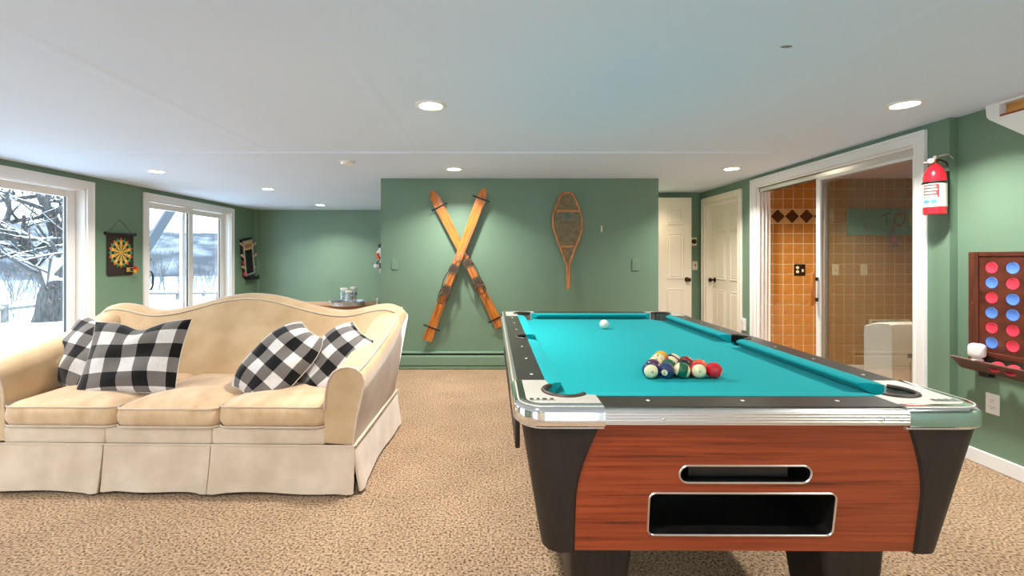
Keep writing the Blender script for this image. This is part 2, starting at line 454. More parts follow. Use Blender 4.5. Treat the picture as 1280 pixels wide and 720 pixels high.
ht_ = MB().rbox(-tsz/2, tsz/2, -.0045, 0, -half_t/2, half_t/2, .002, 1).mesh('tile'); ht_.materials.append(M['tile'])
k_ = math.ceil((XB1+dd-xg)/pit)
for i_ in range(k_, k_+20):
    xx_ = xg+(i_+.5)*pit
    if xx_ > 4.72: break
    for zz_ in (bz0+.004+half_t/2, bz1-.004-half_t/2): place('tile', ht_, wt, (xx_, YT, zz_))
dm = MB().prism([(-dd+.004, 0), (0, -dd+.004), (dd-.004, 0), (0, dd-.004)], -.008, 0, 'y').mesh('diamond_tile'); dm.materials.append(M['tile_dark'])
cm = MB().prism([(-dd+.006, dd-.003), (0, .006), (dd-.006, dd-.003)], -.007, 0, 'y').prism([(-dd+.006, -dd+.003), (0, -.006), (dd-.006, -dd+.003)], -.007, 0, 'y').mesh('band_tile'); cm.materials.append(M['tile_cream'])
x = X(920+113/2.181, YT)-2*dd
while x < X(1028, YT):
    if x > TX0+.03: place('diamond_tile', dm, wt, (x, YT, (bz0+bz1)/2))
    place('band_tile', cm, wt, (x+dd, YT, (bz0+bz1)/2)) if x+dd > TX0+.05 else None
    x += 2*dd
def brick_mat(name, c1, c2, gm, size):
    m, nt, p = new_mat(name); p.inputs['Roughness'].default_value = .3
    tc = nt.nodes.new('ShaderNodeTexCoord'); b = nt.nodes.new('ShaderNodeTexBrick'); b.offset = 0; b.squash = 1
    b.inputs['Scale'].default_value = 1; b.inputs['Brick Width'].default_value = size; b.inputs['Row Height'].default_value = size
    b.inputs['Mortar Size'].default_value = .003; b.inputs['Color1'].default_value = c1; b.inputs['Color2'].default_value = c2; b.inputs['Mortar'].default_value = gm
    nt.links.new(tc.outputs['Object'], b.inputs['Vector']); nt.links.new(b.outputs['Color'], p.inputs['Base Color'])
    return m
M['tile_far'] = brick_mat('amber_tile_field', C(188, 124, 52), C(176, 112, 44), C(226, 208, 172), pit)
S('ceiling_tiled', MB().box(TX0, TX1, SD0-.3, YT, CEIL-.005, CEIL+.05), M['tile_far'], 'tiled ceiling inside the sliding glass door', 'ceiling')
S('wall_tiled_right', MB().box(TX1, TX1+.05, SD0-.3, YT+.05, 0, CEIL), M['tile_far'], 'tiled side wall of the small tiled room', 'wall')
S('wall_tiled_near', MB().box(TX0, TX1, SD0-.35, SD0-.3, 0, CEIL), M['tile_far'], 'tiled near wall of the small tiled room', 'wall')
S('floor_tiled', MB().box(WR+TH, TX1, SD0-.3, YT, -.05, .004), mat('tan_floor', C(214, 186, 150), .35, c2=C(200, 170, 132), scale=4), 'tan floor inside the sliding glass door', 'floor')
S('baseboard_tiled', MB().rbox(TX0, TX1, YT-.018, YT, .004, .05, .003), M['white'], 'low pale base strip along the amber tile wall', 'baseboard')

sdw = SD1-SD0
sd = thing('door_3', 'sliding glass door with smoky panes and wooden pull, half open', 'door', (WR, SD1, 0), -PI/2, kind='structure')
mb = MB(); casing(mb, sdw, SDZ, .08); mb.build('casing', M['white'], sd)
mb = MB(); mb.box(.066, .096, 0, TH, 0, SDZ-.066); mb.box(sdw-.096, sdw-.066, 0, TH, 0, SDZ-.066); mb.box(.096, sdw-.096, 0, TH, SDZ-.096, SDZ-.066)
mb.build('jamb', M['white'], sd)
mb = MB()
for y in (.022, .060, .098):
    mb.box(.096, .112, y, y+.008, .0, SDZ-.096); mb.box(sdw-.112, sdw-.096, y, y+.008, 0, SDZ-.096)
    mb.box(.096, sdw-.096, y, y+.008, SDZ-.140, SDZ-.096); mb.box(.096, sdw-.096, y, y+.008, .004, .02)
mb.box(.096, sdw-.096, .022, .106, SDZ-.104, SDZ-.096); mb.box(.096, sdw-.096, .022, .106, .004, .008)
mb.build('track', M['alu'], sd)
st0 = SD1-Yx(1021, WR+.04)
for (a, b, y, front) in ((st0, sdw-.114, .032, True), (st0+.04, sdw-.114, .070, False)):
    z0, z1 = .022, SDZ-.125
    f = MB(); w1 = .05 if front else .035
    f.rbox(a, a+w1, y, y+.026, z0, z1, .003); f.rbox(b-.03, b, y, y+.026, z0, z1, .003)
    f.rbox(a+w1, b-.03, y, y+.026, z1-.035, z1, .003); f.rbox(a+w1, b-.03, y, y+.026, z0, z0+.05, .003)
    fo = f.build('sliding_panel', M['white'] if front else M['alu'], sd)
    MB().box(a+w1, b-.03, y+.010, y+.016, z0+.05, z1-.035).build('pane', M['haze_glass'] if front else M['glass'], fo)
    if front:
        hz = Z(360, Yx(1023, WR))
        hm = MB().rbox(a-.004, a+.022, y-.045, y-.018, hz-.16, hz+.13, .007, 3)
        tag(hm.build('pull_handle', wood('oak_pull', C(196, 120, 48), C(160, 88, 30), (8, 8, 1), 4), fo, 40), 'orange wooden pull handle')
        MB().rbox(a+.006, a+.03, y-.02, y+.002, hz-.12, hz-.09, .003).rbox(a+.006, a+.03, y-.02, y+.002, hz+.06, hz+.09, .003).build('handle_bracket', M['black'], fo)

# ---------------------------------------------------------------- stair stringer at top right
def wall_pt_right(u, v, x=WRN):
    y = Yx(u, x); return (y, Z(v, y))
xs = WRN-.05
pA = wall_pt_right(1232.5, 136, xs); pB = wall_pt_right(1234, 147, xs); pB2 = wall_pt_right(1237.5, 150, xs); pC = wall_pt_right(1280, 168.5, xs)
sl = (pC[1]-pB2[1])/(pC[0]-pB2[0])
yN = 1.35
st_ = thing('stair_stringer', 'white boxed stair stringer with a wood lined slot below the ceiling', 'stairs', (WRN-.004, pA[0], 0))
L = lambda y: y-pA[0]
oy0 = wall_pt_right(1250, 140, xs)
oz1, oz0 = Z(130.5, oy0[0]), Z(146, oy0[0])
mb = MB()
zt = CEIL
mb.prism([(0, zt), (L(pB[0]), pB[1]), (L(pB2[0]), pB2[1]), (L(oy0[0]), pB2[1]+sl*(oy0[0]-pB2[0])), (L(oy0[0]), zt)], -.05, 0, 'x')
mb.prism([(L(oy0[0]), oz0), (L(oy0[0]), pB2[1]+sl*(oy0[0]-pB2[0])), (L(yN), pB2[1]+sl*(yN-pB2[0])), (L(yN), oz0)], -.05, 0, 'x')
mb.prism([(L(oy0[0]), zt), (L(oy0[0]), oz1), (L(yN), oz1), (L(yN), zt)], -.05, 0, 'x')
mb.build('stringer_panel', M['white'], st_)
MB().box(-.048, 0, L(yN), L(oy0[0])-.001, oz0, oz0+.012).build('slot_sill', wood('cherry_sill', C(150, 70, 36), C(110, 46, 22), (10, 1, 10)), st_)
MB().box(-.012, 0, L(yN), L(oy0[0])-.001, oz0+.012, oz1).build('slot_back', wood('pine_back', C(224, 160, 84), C(206, 138, 62), (10, 1, 10)), st_)

# ================================================================== POOL TABLE
M['cloth'] = mat('teal_cloth', C(16, 168, 172), .85, c2=C(14, 161, 165), scale=220, bump=.12, bscale=900, bdist=.001, sheen=.08, spec=.1)
M['laminate'] = mat('black_rail_laminate', C(46, 42, 36), .32, c2=C(58, 54, 46), scale=400, bump=.15, bscale=500, bdist=.001)
M['captop'] = mat('speckled_cap', C(196, 190, 178), .42, .35, c2=C(226, 220, 206), scale=300, bump=.25, bscale=420, bdist=.001)
M['pilaster'] = wood('dark_wenge', C(32, 23, 18), C(17, 12, 10), (14, 14, 1), 5, .5)
M['mahogany'] = wood('mahogany', C(152, 64, 30), C(120, 44, 18), (.9, 10, 34), 2.6, .33, .15, C(70, 24, 12))
M['rubber'] = mat('pocket_brown', C(66, 50, 38), .45)
M['ledge'] = mat('worn_black', C(16, 15, 14), .3, c2=C(26, 24, 22), scale=20)
RT = .82; BED = .783
HW, TRIM = .615, .016        # half width to the edge of the dark rail, then the metal edge
YFT = .40*F/(510.6-HV)       # front of metal edge
TL = .40*F/(389.2-HV)-YFT    # overall length
TCX = .703
pt = thing('pool_table', 'pool table with teal cloth, black rails, chrome corners and reddish wood front', 'pool table', (TCX, YFT, 0), -.006)
FE = .525                    # half width to feather line
RW = HW-FE
OW = HW+TRIM
fy0, fy1 = TRIM+RW, TL-TRIM-RW
CAPX, CAPY, CR = .232, .262, .075
pc = .150; pr = .066         # pocket centre from the outer corner, radius
def arc(cx, cy, r, a0, a1, n):
    return [(cx+r*math.cos(a0+(a1-a0)*k/n), cy+r*math.sin(a0+(a1-a0)*k/n)) for k in range(n+1)]
corners = [(-1, 0), (1, 0), (1, 1), (-1, 1)]
def cw(c, a, b):
    """corner-local (a along x from outer edge, b along y from outer edge) to table coords"""
    sx, e = c
    return (sx*(OW-a), b if e == 0 else TL-b)
# slate bed with pocket cut-outs
bedpts = []
def corner_cut(c, rev):
    pts = [cw(c, pc+pr*math.cos(t), pc+pr*math.sin(t)) for t in [math.radians(-25+140*k/8) for k in range(9)]]
    return pts[::-1] if rev else pts
SPR = .060; ymid = TL/2
# go round counter clockwise: front-left -> front-right -> back-right -> back-left
def bed_outline():
    o = []
    o += corner_cut(corners[0], True)
    o += corner_cut(corners[1], False)
    o += [(FE+.02-0, ymid-SPR)]+[(FE+.02+.018-SPR*math.sin(t), ymid-SPR*math.cos(t)) for t in [PI*k/8 for k in range(9)]]+[(FE+.02, ymid+SPR)]
    o += corner_cut(corners[2], True)
    o += corner_cut(corners[3], False)
    o += [(-FE-.02, ymid+SPR)]+[(-FE-.02-.018+SPR*math.sin(t), ymid+SPR*math.cos(t)) for t in [PI*k/8 for k in range(9)]]+[(-FE-.02, ymid-SPR)]
    return o
MB().prism(bed_outline(), BED-.025, BED).build('playing_bed', M['cloth'], pt)
# rails
def rail_side(sx):
    a = [(sx*HW, CAPY), (sx*FE, CAPY)]
    n = [(sx*(FE+.0)+sx*SPR*.92*math.sin(t), ymid-SPR*math.cos(t)) for t in [PI*k/12 for k in range(13)]]
    pts = a+n+[(sx*FE, TL-CAPY), (sx*HW, TL-CAPY)]
    MB().prism(pts, BED-.02, RT).build('rail', M['laminate'], pt)
rail_side(-1); rail_side(1)
for e in (0, 1):
    y0, y1 = (TRIM, fy0) if e == 0 else (fy1, TL-TRIM)
    MB().box(-OW+CAPX, OW-CAPX, y0, y1, BED-.02, RT).build('rail', M['laminate'], pt)
# metal edge strips with ribs
def strip(p, q, outward):
    """extruded profile from p to q (table xy), outward = unit normal"""
    prof = [(TRIM*-1.0, RT-.003), (-.006, RT-.003), (.000, RT-.005), (.003, RT-.009)]
    zz = RT-.010
    for k in range(4): prof += [(.003, zz), (.0045, zz-.002), (.0045, zz-.005), (.003, zz-.007)]; zz -= .0075
    prof += [(.003, RT-.043), (-.016, RT-.043)]
    secs = [[(pp[0]+outward[0]*o, pp[1]+outward[1]*o, z_) for o, z_ in prof] for pp in (p, q)]
    return MB().loft(secs)
so = strip((-OW+CAPX, 0), (OW-CAPX, 0), (0, -1)).build('edge_strip', M['alu'], pt)
strip((-OW+CAPX, TL), (OW-CAPX, TL), (0, 1)).build('edge_strip', M['alu'], pt)
for sx in (-1, 1):
    strip((sx*OW, CAPY), (sx*OW, TL-CAPY), (sx, 0)).build('edge_strip', M['alu'], pt)
for xb in (-.245, .33):
    MB().lathe([(.004, 0), (.004, .002), (.002, .003), (0, .003)], 10, T(xb, -.004, RT-.027) @ R(PI/2, 'X')).build('screw', M['chrome'], pt, 40)
# corner caps
for c in corners:
    pts = [(CAPX, TRIM*.4)]+[(CR+.0+(CR-.006)*math.cos(t), CR+(CR-.006)*math.sin(t)) for t in [math.radians(270-90*k/8) for k in range(9)]]+[(TRIM*.4, CAPY)]
    inner = [(TRIM+RW, CAPY)]
    a0 = math.radians(125); a1 = math.radians(325)
    inner += [(pc+pr*math.cos(a0+(a1-a0)*k/16), pc+pr*math.sin(a0+(a1-a0)*k/16)) for k in range(17)]
    inner += [(CAPX, TRIM+RW)]
    cap = MB().prism([cw(c, *p) for p in pts+inner], BED-.02, RT+.003).build('corner_cap', M['captop'], pt)
    # chrome skirt round the corner
    path = [(CAPX, 0)]+[(CR+CR*math.cos(t), CR+CR*math.sin(t)) for t in [math.radians(270-90*k/14) for k in range(15)]]+[(0, CAPY)]
    def off(i, d):
        p = Vector(path[i]); q0 = Vector(path[max(i-1, 0)]); q1 = Vector(path[min(i+1, len(path)-1)])
        t = (q1-q0).normalized(); n = Vector((t.y, -t.x))
        if n.dot(p-Vector((.2, .2))) < 0: n = -n
        return p+n*d
    secs = []
    for i in range(len(path)):
        sec = []
        for d, zz in ((-.030, RT+.0035), (-.014, RT+.004), (-.004, RT+.001), (.003, RT-.005), (.006, RT-.013), (.006, RT-.046), (.002, RT-.050), (-.015, RT-.050)):
            p = off(i, d); q = cw(c, p.x, p.y); sec.append((q[0], q[1], zz))
        secs.append(sec)
    MB().loft(secs).build('chrome_skirt', M['chrome'], cap, 33)
    # raised emblem on the cap
    e0 = MB()
    for k, (dx, w) in enumerate(((-.03, .012), (-.012, .010), (.006, .014), (.026, .012))):
        ca = cw(c, .075+.0, .062)
        e0.rbox(ca[0]+dx-w/2, ca[0]+dx+w/2, ca[1]-.007, ca[1]+.007, RT+.003, RT+.0055, .0012, 1)
    e0.rbox(ca[0]-.036, ca[0]+.036, ca[1]-.0095, ca[1]-.0065, RT+.003, RT+.005, .001, 1)
    e0.build('emblem', M['chrome'], cap)
    # pocket rim and well
    cx_, cy_ = cw(c, pc, pc)
    rim = []
    for k in range(21):
        t = a0+(a1-a0)*k/20
        q = cw(c, pc+(pr-.004)*math.cos(t), pc+(pr-.004)*math.sin(t)); rim.append((q[0], q[1], RT+.003))
    po = MB().tube(rim, .008, 8, flat=.8).build('pocket_rim', M['rubber'], pt, 60)
    w = MB(); ws = []
    for zz, rr in ((RT-.002, pr), (BED-.03, pr), (BED-.09, pr*.9)):
        ws.append([(cx_+rr*math.cos(2*PI*k/20), cy_+rr*math.sin(2*PI*k/20), zz) for k in range(20)])
    # only the outer half of the upper ring is a wall; the rest lies below the bed
    up = []
    for zz in (RT-.002, BED-.03):
        up.append([cw(c, pc+pr*math.cos(a0+(a1-a0)*k/16), pc+pr*math.sin(a0+(a1-a0)*k/16))+(zz,) for k in range(17)])
    w.loft(up, caps=False, closed=False)
    w.loft(ws[1:], caps=False); n0 = len(w.v); w.add([p for p in ws[2]], [tuple(range(20))])
    w.build('pocket_well', M['black'], po)
for sx in (-1, 1):
    rim = [(sx*(FE+SPR*.88*math.sin(t)), ymid-SPR*.95*math.cos(t), RT+.001) for t in [PI*k/14 for k in range(15)]]
    po = MB().tube(rim, .007, 8, flat=.8).build('pocket_rim', M['rubber'], pt, 60)
    w = MB()
    a_ = [[(sx*(FE+SPR*.92*math.sin(t)), ymid-SPR*math.cos(t), zz) for t in [PI*k/12 for k in range(13)]] for zz in (RT-.001, BED-.09)]
    w.loft(a_, caps=False, closed=False)
    w.add([(sx*(FE-.03), ymid-SPR, BED-.09), (sx*(FE+SPR), ymid-SPR, BED-.09), (sx*(FE+SPR), ymid+SPR, BED-.09), (sx*(FE-.03), ymid+SPR, BED-.09)], [(0, 1, 2, 3)])
    w.build('pocket_well', M['black'], po)
# cushions: (feather line start, end) with noses shortened at the pockets
CW_ = .052
def cushion(p, q, inward, s0, s1):
    p, q, n = Vector(p), Vector(q), Vector(inward); t = (q-p).normalized()
    prof = [(0, RT+.001), (CW_*.55, RT+.0015), (CW_*.93, RT-.003), (CW_, RT-.008), (CW_*.9, RT-.014), (CW_*.35, BED+.001), (0, BED+.001)]
    secs = []
    for base, s in ((p, s0), (q, -s1)):
        secs.append([tuple(base+n*o+t*(s*o/CW_))+(zz,) for o, zz in prof])
    MB().loft(secs).build('cushion', M['cloth'], pt, 30)
gap = .082                   # corner opening along the feather line
cx0 = OW-pc-.062+.012
xa = OW-(pc+pr*math.cos(math.radians(325)))
ya = pc+pr*math.sin(math.radians(125))
for e in (0, 1):
    yf = fy0 if e == 0 else fy1
    cushion((-xa+.004, yf), (xa-.004, yf), (0, 1 if e == 0 else -1), .052, .052)
for sx in (-1, 1):
    cushion((sx*FE, ya+.004), (sx*FE, ymid-SPR), (-sx, 0), .052, .022)
    cushion((sx*FE, ymid+SPR), (sx*FE, TL-ya-.004), (-sx, 0), .022, .052)
# sights
dot = MB().lathe([(.0055, 0), (.0055, .0006), (0, .0006)], 10).mesh('sight'); dot.materials.append(M['paper'])
for sx in (-1, 1):
    for f in (.125, .25, .375, .625, .75, .875):
        place('sight', dot, pt, (sx*(FE+RW*.42), fy0+(fy1-fy0)*f, RT))
for yy in (TRIM+RW*.55, TL-TRIM-RW*.55):
    for f in (-.5, 0, .5):
        place('sight', dot, pt, (f*2*FE*.5, yy, RT))
# cabinet: tapered, front with two openings
ZT, ZB = RT-.043, Z(690.5, YFT+.055)
def taper(z): return (ZT-z)/(ZT-ZB)      # 0 top, 1 bottom
def fr_y(z): return .012+.050*taper(z)
def si_x(z): return (OW-.020)-.062*taper(z)
def slotpx(u, v):
    y = YFT+.012; 
    for _ in range(3): y = YFT+fr_y(Z(v, y))
    return X(u, y)-TCX, Z(v, y)
up0, up1 = slotpx(850, 582), slotpx(1012.5, 603.5)
lo0, lo1 = slotpx(812, 616.5), slotpx(1039.5, 669)
upper = rrect(up1[0]-up0[0], up0[1]-up1[1], (up0[1]-up1[1])*.49, 6, (up0[0]+up1[0])/2, (up0[1]+up1[1])/2)
lower = rrect(lo1[0]-lo0[0], lo0[1]-lo1[1], .018, 5, (lo0[0]+lo1[0])/2, (lo0[1]+lo1[1])/2)
outer = [(-si_x(ZB)+.07, ZB), (si_x(ZB)-.07, ZB), (si_x(ZT)-.07, ZT), (-si_x(ZT)+.07, ZT)]
polys = [[Vector((a, b, 0)) for a, b in loop] for loop in (outer, upper[::-1], lower[::-1])]
flat = [p for loop in polys for p in loop]
tris = tessellate_polygon(polys)
mb = MB(); n = len(flat)
mb.add([(p.x, fr_y(p.y), p.y) for p in flat], [tuple(t) for t in tris])
mb.add([(p.x, fr_y(p.y)+.02, p.y) for p in flat], [tuple(t) for t in tris])
mb.build('front_panel', M['mahogany'], pt)
for loop, nm, depth in ((upper, 'return_slot', .075), (lower, 'ball_tray', .17)):
    cxm = sum(p[0] for p in loop)/len(loop); czm = sum(p[1] for p in loop)/len(loop)
    mid = [(cxm+(a-cxm)*.97, fr_y(b)+.03, czm+(b-czm)*.9) for a, b in loop]
    sx_ = .86 if nm == 'return_slot' else .93
    secs = [[(a, fr_y(b)-.001, b) for a, b in loop], mid, [(cxm+(a-cxm)*sx_, fr_y(b)+depth, czm+(b-czm)*(.75 if nm == 'return_slot' else .62)+.006) for a, b in loop]]
    w = MB().loft(secs, caps=False); w.add(secs[2], [tuple(range(len(loop)))])
    bo = w.build(nm, M['ledge'], pt, 35)
    tr = MB().tube([(a, fr_y(b)-.001, b) for a, b in loop], .0027, 6, closed=True)
    tr.build('slot_trim', M['alu'], bo, 50)
    if nm == 'return_slot':
        MB().rbox(cxm-.142, cxm+.135, fr_y(czm)+.028, fr_y(czm)+.06, czm-.022, czm+.016, .003).build('return_plate', M['ledge'], bo)
# side, back and bottom of the cabinet
mb = MB()
for sx in (-1, 1):
    mb.loft([[(sx*si_x(z), .2, z), (sx*si_x(z), TL-.2, z), (sx*(si_x(z)-.025), TL-.2, z), (sx*(si_x(z)-.025), .2, z)] for z in (ZT, ZB)])
    mb.build('side_panel', M['mahogany'], pt); mb = MB()
MB().loft([[(-si_x(z)+.07, TL-fr_y(z), z), (si_x(z)-.07, TL-fr_y(z), z), (si_x(z)-.07, TL-fr_y(z)-.02, z), (-si_x(z)+.07, TL-fr_y(z)-.02, z)] for z in (ZT, ZB)]).build('back_panel', M['mahogany'], pt)
MB().box(-si_x(ZB)+.03, si_x(ZB)-.03, fr_y(ZB)+.03, TL-fr_y(ZB)-.03, ZB+.005, ZB+.02).build('bottom_board', M['black'], pt)
# dark corner posts wrapping the corners, inner edge swept in a curve
def edge_in(z):
    """how far in from the outer side the front edge of the post lies"""
    t = taper(z)
    return .200-.062*math.sin(min(t/.62, 1)*PI/2)
for c in corners:
    secs = []
    for k in range(17):
        z = ZT-(ZT-ZB+.004)*k/16; r_ = .055
        a = OW-si_x(z)-.006; b = fr_y(z)-.006
        p = [(OW-si_x(ZT)+edge_in(z)+(.03 if False else 0), b)]
        p += [(a+r_-r_*math.sin(t), b+r_-r_*math.cos(t)) for t in [PI/2*j/8 for j in range(9)]]
        p += [(a, .30-.08*math.sin(min(taper(z)/.62, 1)*PI/2))]
        q = [(x_+.012, y_+.012) for x_, y_ in p[::-1]]
        secs.append([cw(c, x_, y_)+(z,) for x_, y_ in p+q])
    MB().loft(secs).build('corner_post', M['pilaster'], pt, 40)
# black drop rail on the left flank
for sx in (-1, 1):
    MB().rbox(sx*(OW-.02)-.008, sx*(OW-.02)+.008, .32, TL-.32, ZT-.20, ZT-.0, .004).build('side_strip', M['pilaster'], pt)
# legs
for (lx, ly) in ((-.385, .16), (.375, .16), (-.385, TL-.16), (.375, TL-.16)):
    s_ = 1 if lx < 0 else -1
    secs = []
    for zz, hw, hd, dx in ((0, .062, .075, 0), (.02, .064, .078, 0), (.30, .088, .105, .008*s_), (ZB+.006, .095, .112, .012*s_)):
        secs.append([(lx+dx+a, ly+.08*(1 if ly < 1 else -1)+b, zz) for a, b in rrect(2*hw, 2*hd, .02, 3)])
    MB().loft(secs).build('leg', M['pilaster'], pt, 40)

# ---------------------------------------------------------------- balls
BR = .02858
def table_pt(u, v, z):
    y = Yz(v, z); return Vector((X(u, y), y, z))
BALLC = {'yellow': C(240, 176, 30), 'blue': C(36, 50, 96), 'red': C(206, 20, 36), 'purple': C(84, 36, 74), 'orange': C(232, 96, 52), 'green': C(14, 92, 62), 'maroon': C(140, 22, 36), 'black': C(26, 24, 26)}
CREAM = C(240, 226, 178)
def ball_mat(name, c, stripe):
    m, nt, p = new_mat(name); p.inputs['Roughness'].default_value = .08; p.inputs['Coat Weight'].default_value = .5
    tc = nt.nodes.new('ShaderNodeTexCoord'); sp = nt.nodes.new('ShaderNodeSeparateXYZ'); nt.links.new(tc.outputs['Object'], sp.inputs[0])
    ab = nt.nodes.new('ShaderNodeMath'); ab.operation = 'ABSOLUTE'; nt.links.new(sp.outputs[2], ab.inputs[0])
    gt = nt.nodes.new('ShaderNodeMath'); gt.operation = 'GREATER_THAN'; nt.links.new(ab.outputs[0], gt.inputs[0])
    gt.inputs[1].default_value = BR*(.52 if stripe else .925)
    mx = nt.nodes.new('ShaderNodeMix'); mx.data_type = 'RGBA'; mx.inputs['A'].default_value = c; mx.inputs['B'].default_value = CREAM
    nt.links.new(gt.outputs[0], mx.inputs['Factor']); nt.links.new(mx.outputs['Result'], p.inputs['Base Color'])
    return m
M['ink'] = mat('black_ink', C(24, 22, 22), .4)
def ball(name, label, num, colour, stripe, loc, pole, group='racked pool balls'):
    r = thing(name, label, 'pool ball', loc, group=group)
    r.rotation_mode = 'QUATERNION'; r.rotation_quaternion = Vector(pole).normalized().to_track_quat('Z', 'Y')
    MB().sphere((0, 0, 0), BR, 28, 18).build('ball_body', ball_mat('ball_%s_%d' % (colour, num), BALLC[colour], stripe), r, 60)
    for s in (1, -1):
        me = text_mesh(str(num), .0125 if num > 9 else .014, M['ink'], .0003)
        place('number', me, r, (0, 0, s*(BR+.0001)), (0 if s > 0 else PI, 0, 0))
rack = [  # rows from the base (near) to the apex
 [(10, 'blue', 1, (-.12, -1, -.02)), (2, 'blue', 0, (-.52, -.82, -.12)), (14, 'green', 1, (.93, -.25, -.22)), (11, 'red', 1, (-.15, -1, .05)), (3, 'red', 0, (.72, -.62, -.26))],
 [(4, 'purple', 0, (.3, -.3, .1)), (6, 'green', 0, (.5, -.7, -.35)), (8, 'black', 0, (.2, .3, .9)), (5, 'orange', 0, (-.5, .6, .4))],
 [(13, 'orange', 1, (-.2, -.6, .75)), (15, 'maroon', 1, (.5, -.25, .75)), (7, 'maroon', 0, (.55, -.2, .8))],
 [(9, 'yellow', 1, (-.3, -.5, .8)), (12, 'purple', 1, (.6, .1, .72))],
 [(1, 'yellow', 0, (.4, .6, -.3))]]
zc = BED+BR+.0004
b0 = table_pt(813.3, 462.6, zc); b4 = table_pt(891.8, 463.0, zc)
bc = (b0+b4)/2; yb = bc.y; DB = 2*BR*1.003
words = {1: 'solid yellow ball at the far apex of the rack', 2: 'solid navy blue ball in the front row of the rack', 3: 'solid red ball at the end of the front row of the rack',
 4: 'solid purple ball in the second row of the rack', 5: 'solid orange ball at the end of the second row', 6: 'solid green ball behind the navy and green striped balls', 7: 'solid maroon ball in the middle row of the rack',
 8: 'solid black ball in the second row of the rack', 9: 'yellow striped cream ball next to the apex of the rack', 10: 'blue striped ball showing its cream end, first of the front row', 11: 'red striped ball showing its cream end in the front row',
 12: 'purple striped cream ball next to the apex of the rack', 13: 'orange striped cream ball at the edge of the rack', 14: 'green striped ball in the middle of the front row', 15: 'maroon striped cream ball in the middle of the rack'}
cn = {'blue': 'blue', 'red': 'red', 'purple': 'purple', 'orange': 'orange', 'green': 'green', 'maroon': 'maroon', 'black': 'black', 'yellow': 'yellow'}
for i, row in enumerate(rack):
    for j, (num, colr, stp, pole) in enumerate(row):
        loc = Vector((bc.x+(j-(len(row)-1)/2)*DB, yb+i*DB*.866, zc))
        ball(('striped_' if stp else 'solid_')+colr+'_ball', words[num], num, colr, stp, loc, pole)
cb = table_pt(755.2, 405.2, zc)
tag(MB().sphere((0, 0, 0), BR, 28, 18).build('cue_ball', mat('cue_white', C(238, 232, 218), .1, coat=.5), None, 60, cb), 'white cue ball alone near the far end of the teal cloth', 'pool ball')

# ================================================================== SOFA
M['velvet'] = mat('beige_velvet', C(213, 182, 143), .8, c2=C(194, 161, 121), scale=5, detail=5, bump=.10, bscale=60, bdist=.004, sheen=.5, spec=.2)
M['velvet_seat'] = mat('tan_velvet', C(200, 162, 122), .8, c2=C(220, 188, 150), scale=7, detail=6, bump=.15, bscale=45, bdist=.004, sheen=.5, spec=.2, stretch=(1.5, 1, 1))
M['velvet_skirt'] = mat('pale_velvet', C(222, 200, 175), .8, c2=C(202, 179, 152), scale=6, detail=5, sheen=.5, bump=.08, bscale=30, bdist=.004, spec=.2)
SX, SY = -1.694, 2.335
sofa = thing('sofa', 'beige velvet camelback sofa with sloping arms and pleated skirt', 'sofa', (SX, SY, 0), -.018)
def sstep(t): t = max(0, min(1, t)); return t*t*(3-2*t)
def back_top(x):
    x = abs(x)
    if x < .667: return .843+.119*(.5+.5*math.cos(PI*x/.667))
    if x < .95: return .843+.046*sstep((x-.667)/.283)
    return .889-.075*((x-.95)/.15)**2
secs = []
NS = 72
for i in range(NS+1):
    s = -1+2*i/NS; xt = 1.10*s; tp = back_top(xt)
    prof = [(.56, .24), (.60, .40), (.665, .55), (.73, .68), (.785, tp-.10), (.805, tp-.05), (.825, tp-.022), (.855, tp-.004), (.89, tp), (.93, tp-.004), (.965, tp-.02), (.985, tp-.05), (.992, tp-.12), (.99, .40), (.985, .20)]
    secs.append([(s*(.975+.125*max(0, min(1, (zz-.3)/.56))), y, zz) for y, zz in prof])
MB().loft(secs).build('backrest', M['velvet'], sofa, 60)
pp = []
for i in range(NS+1):
    s = -.93+1.86*i/NS; xt = 1.10*s; pp.append((xt, .812, back_top(xt)-.034))
MB().tube(pp, .006, 6).build('piping', M['velvet_skirt'], sofa, 60)
def arm_h(y):
    t = max(0, min(1, y/.93)); return .650+.12*t+.115*t**2.6
for sx in (-1, 1):
    secs = []
    for k in range(15):
        t = k/14; y = .012+.90*t; h = arm_h(y); fl = .03*t
        prof = [(.842, .26), (.842, h-.22), (.848, h-.13), (.862, h-.07), (.888, h-.028), (.925, h-.006), (.965+fl*.6, h), (1.005+fl, h-.010), (1.036+fl, h-.035), (1.048+fl, h-.075), (1.040+fl*.9, h-.14), (1.012+fl*.5, .40), (.992, .25)]
        secs.append([(sx*a, y, zz) for a, zz in prof])
    ao = MB().loft(secs).build('arm', M['velvet'], sofa, 60)
    f = secs[0]
    MB().tube([(a, b-.002, c_) for a, b, c_ in f[1:]], .0055, 6).build('piping', M['velvet_skirt'], ao, 60)
    cpath = [(sx*(1.022+.03*k/14), .012+.90*k/14, arm_h(.012+.9*k/14)-.018) for k in range(15)]
    MB().tube(cpath, .005, 6).build('piping', M['velvet_skirt'], ao, 60)
MB().rbox(-.97, .97, .05, .97, .05, .34, .01).build('base', M['velvet_skirt'], sofa)
MB().rbox(-.845, -.306, .008, .10, .247, .336, .012, 3).rbox(-.306, .256, .008, .10, .247, .336, .012, 3).rbox(.256, .845, .008, .10, .247, .336, .012, 3).build('front_rail', M['velvet_skirt'], sofa, 50)
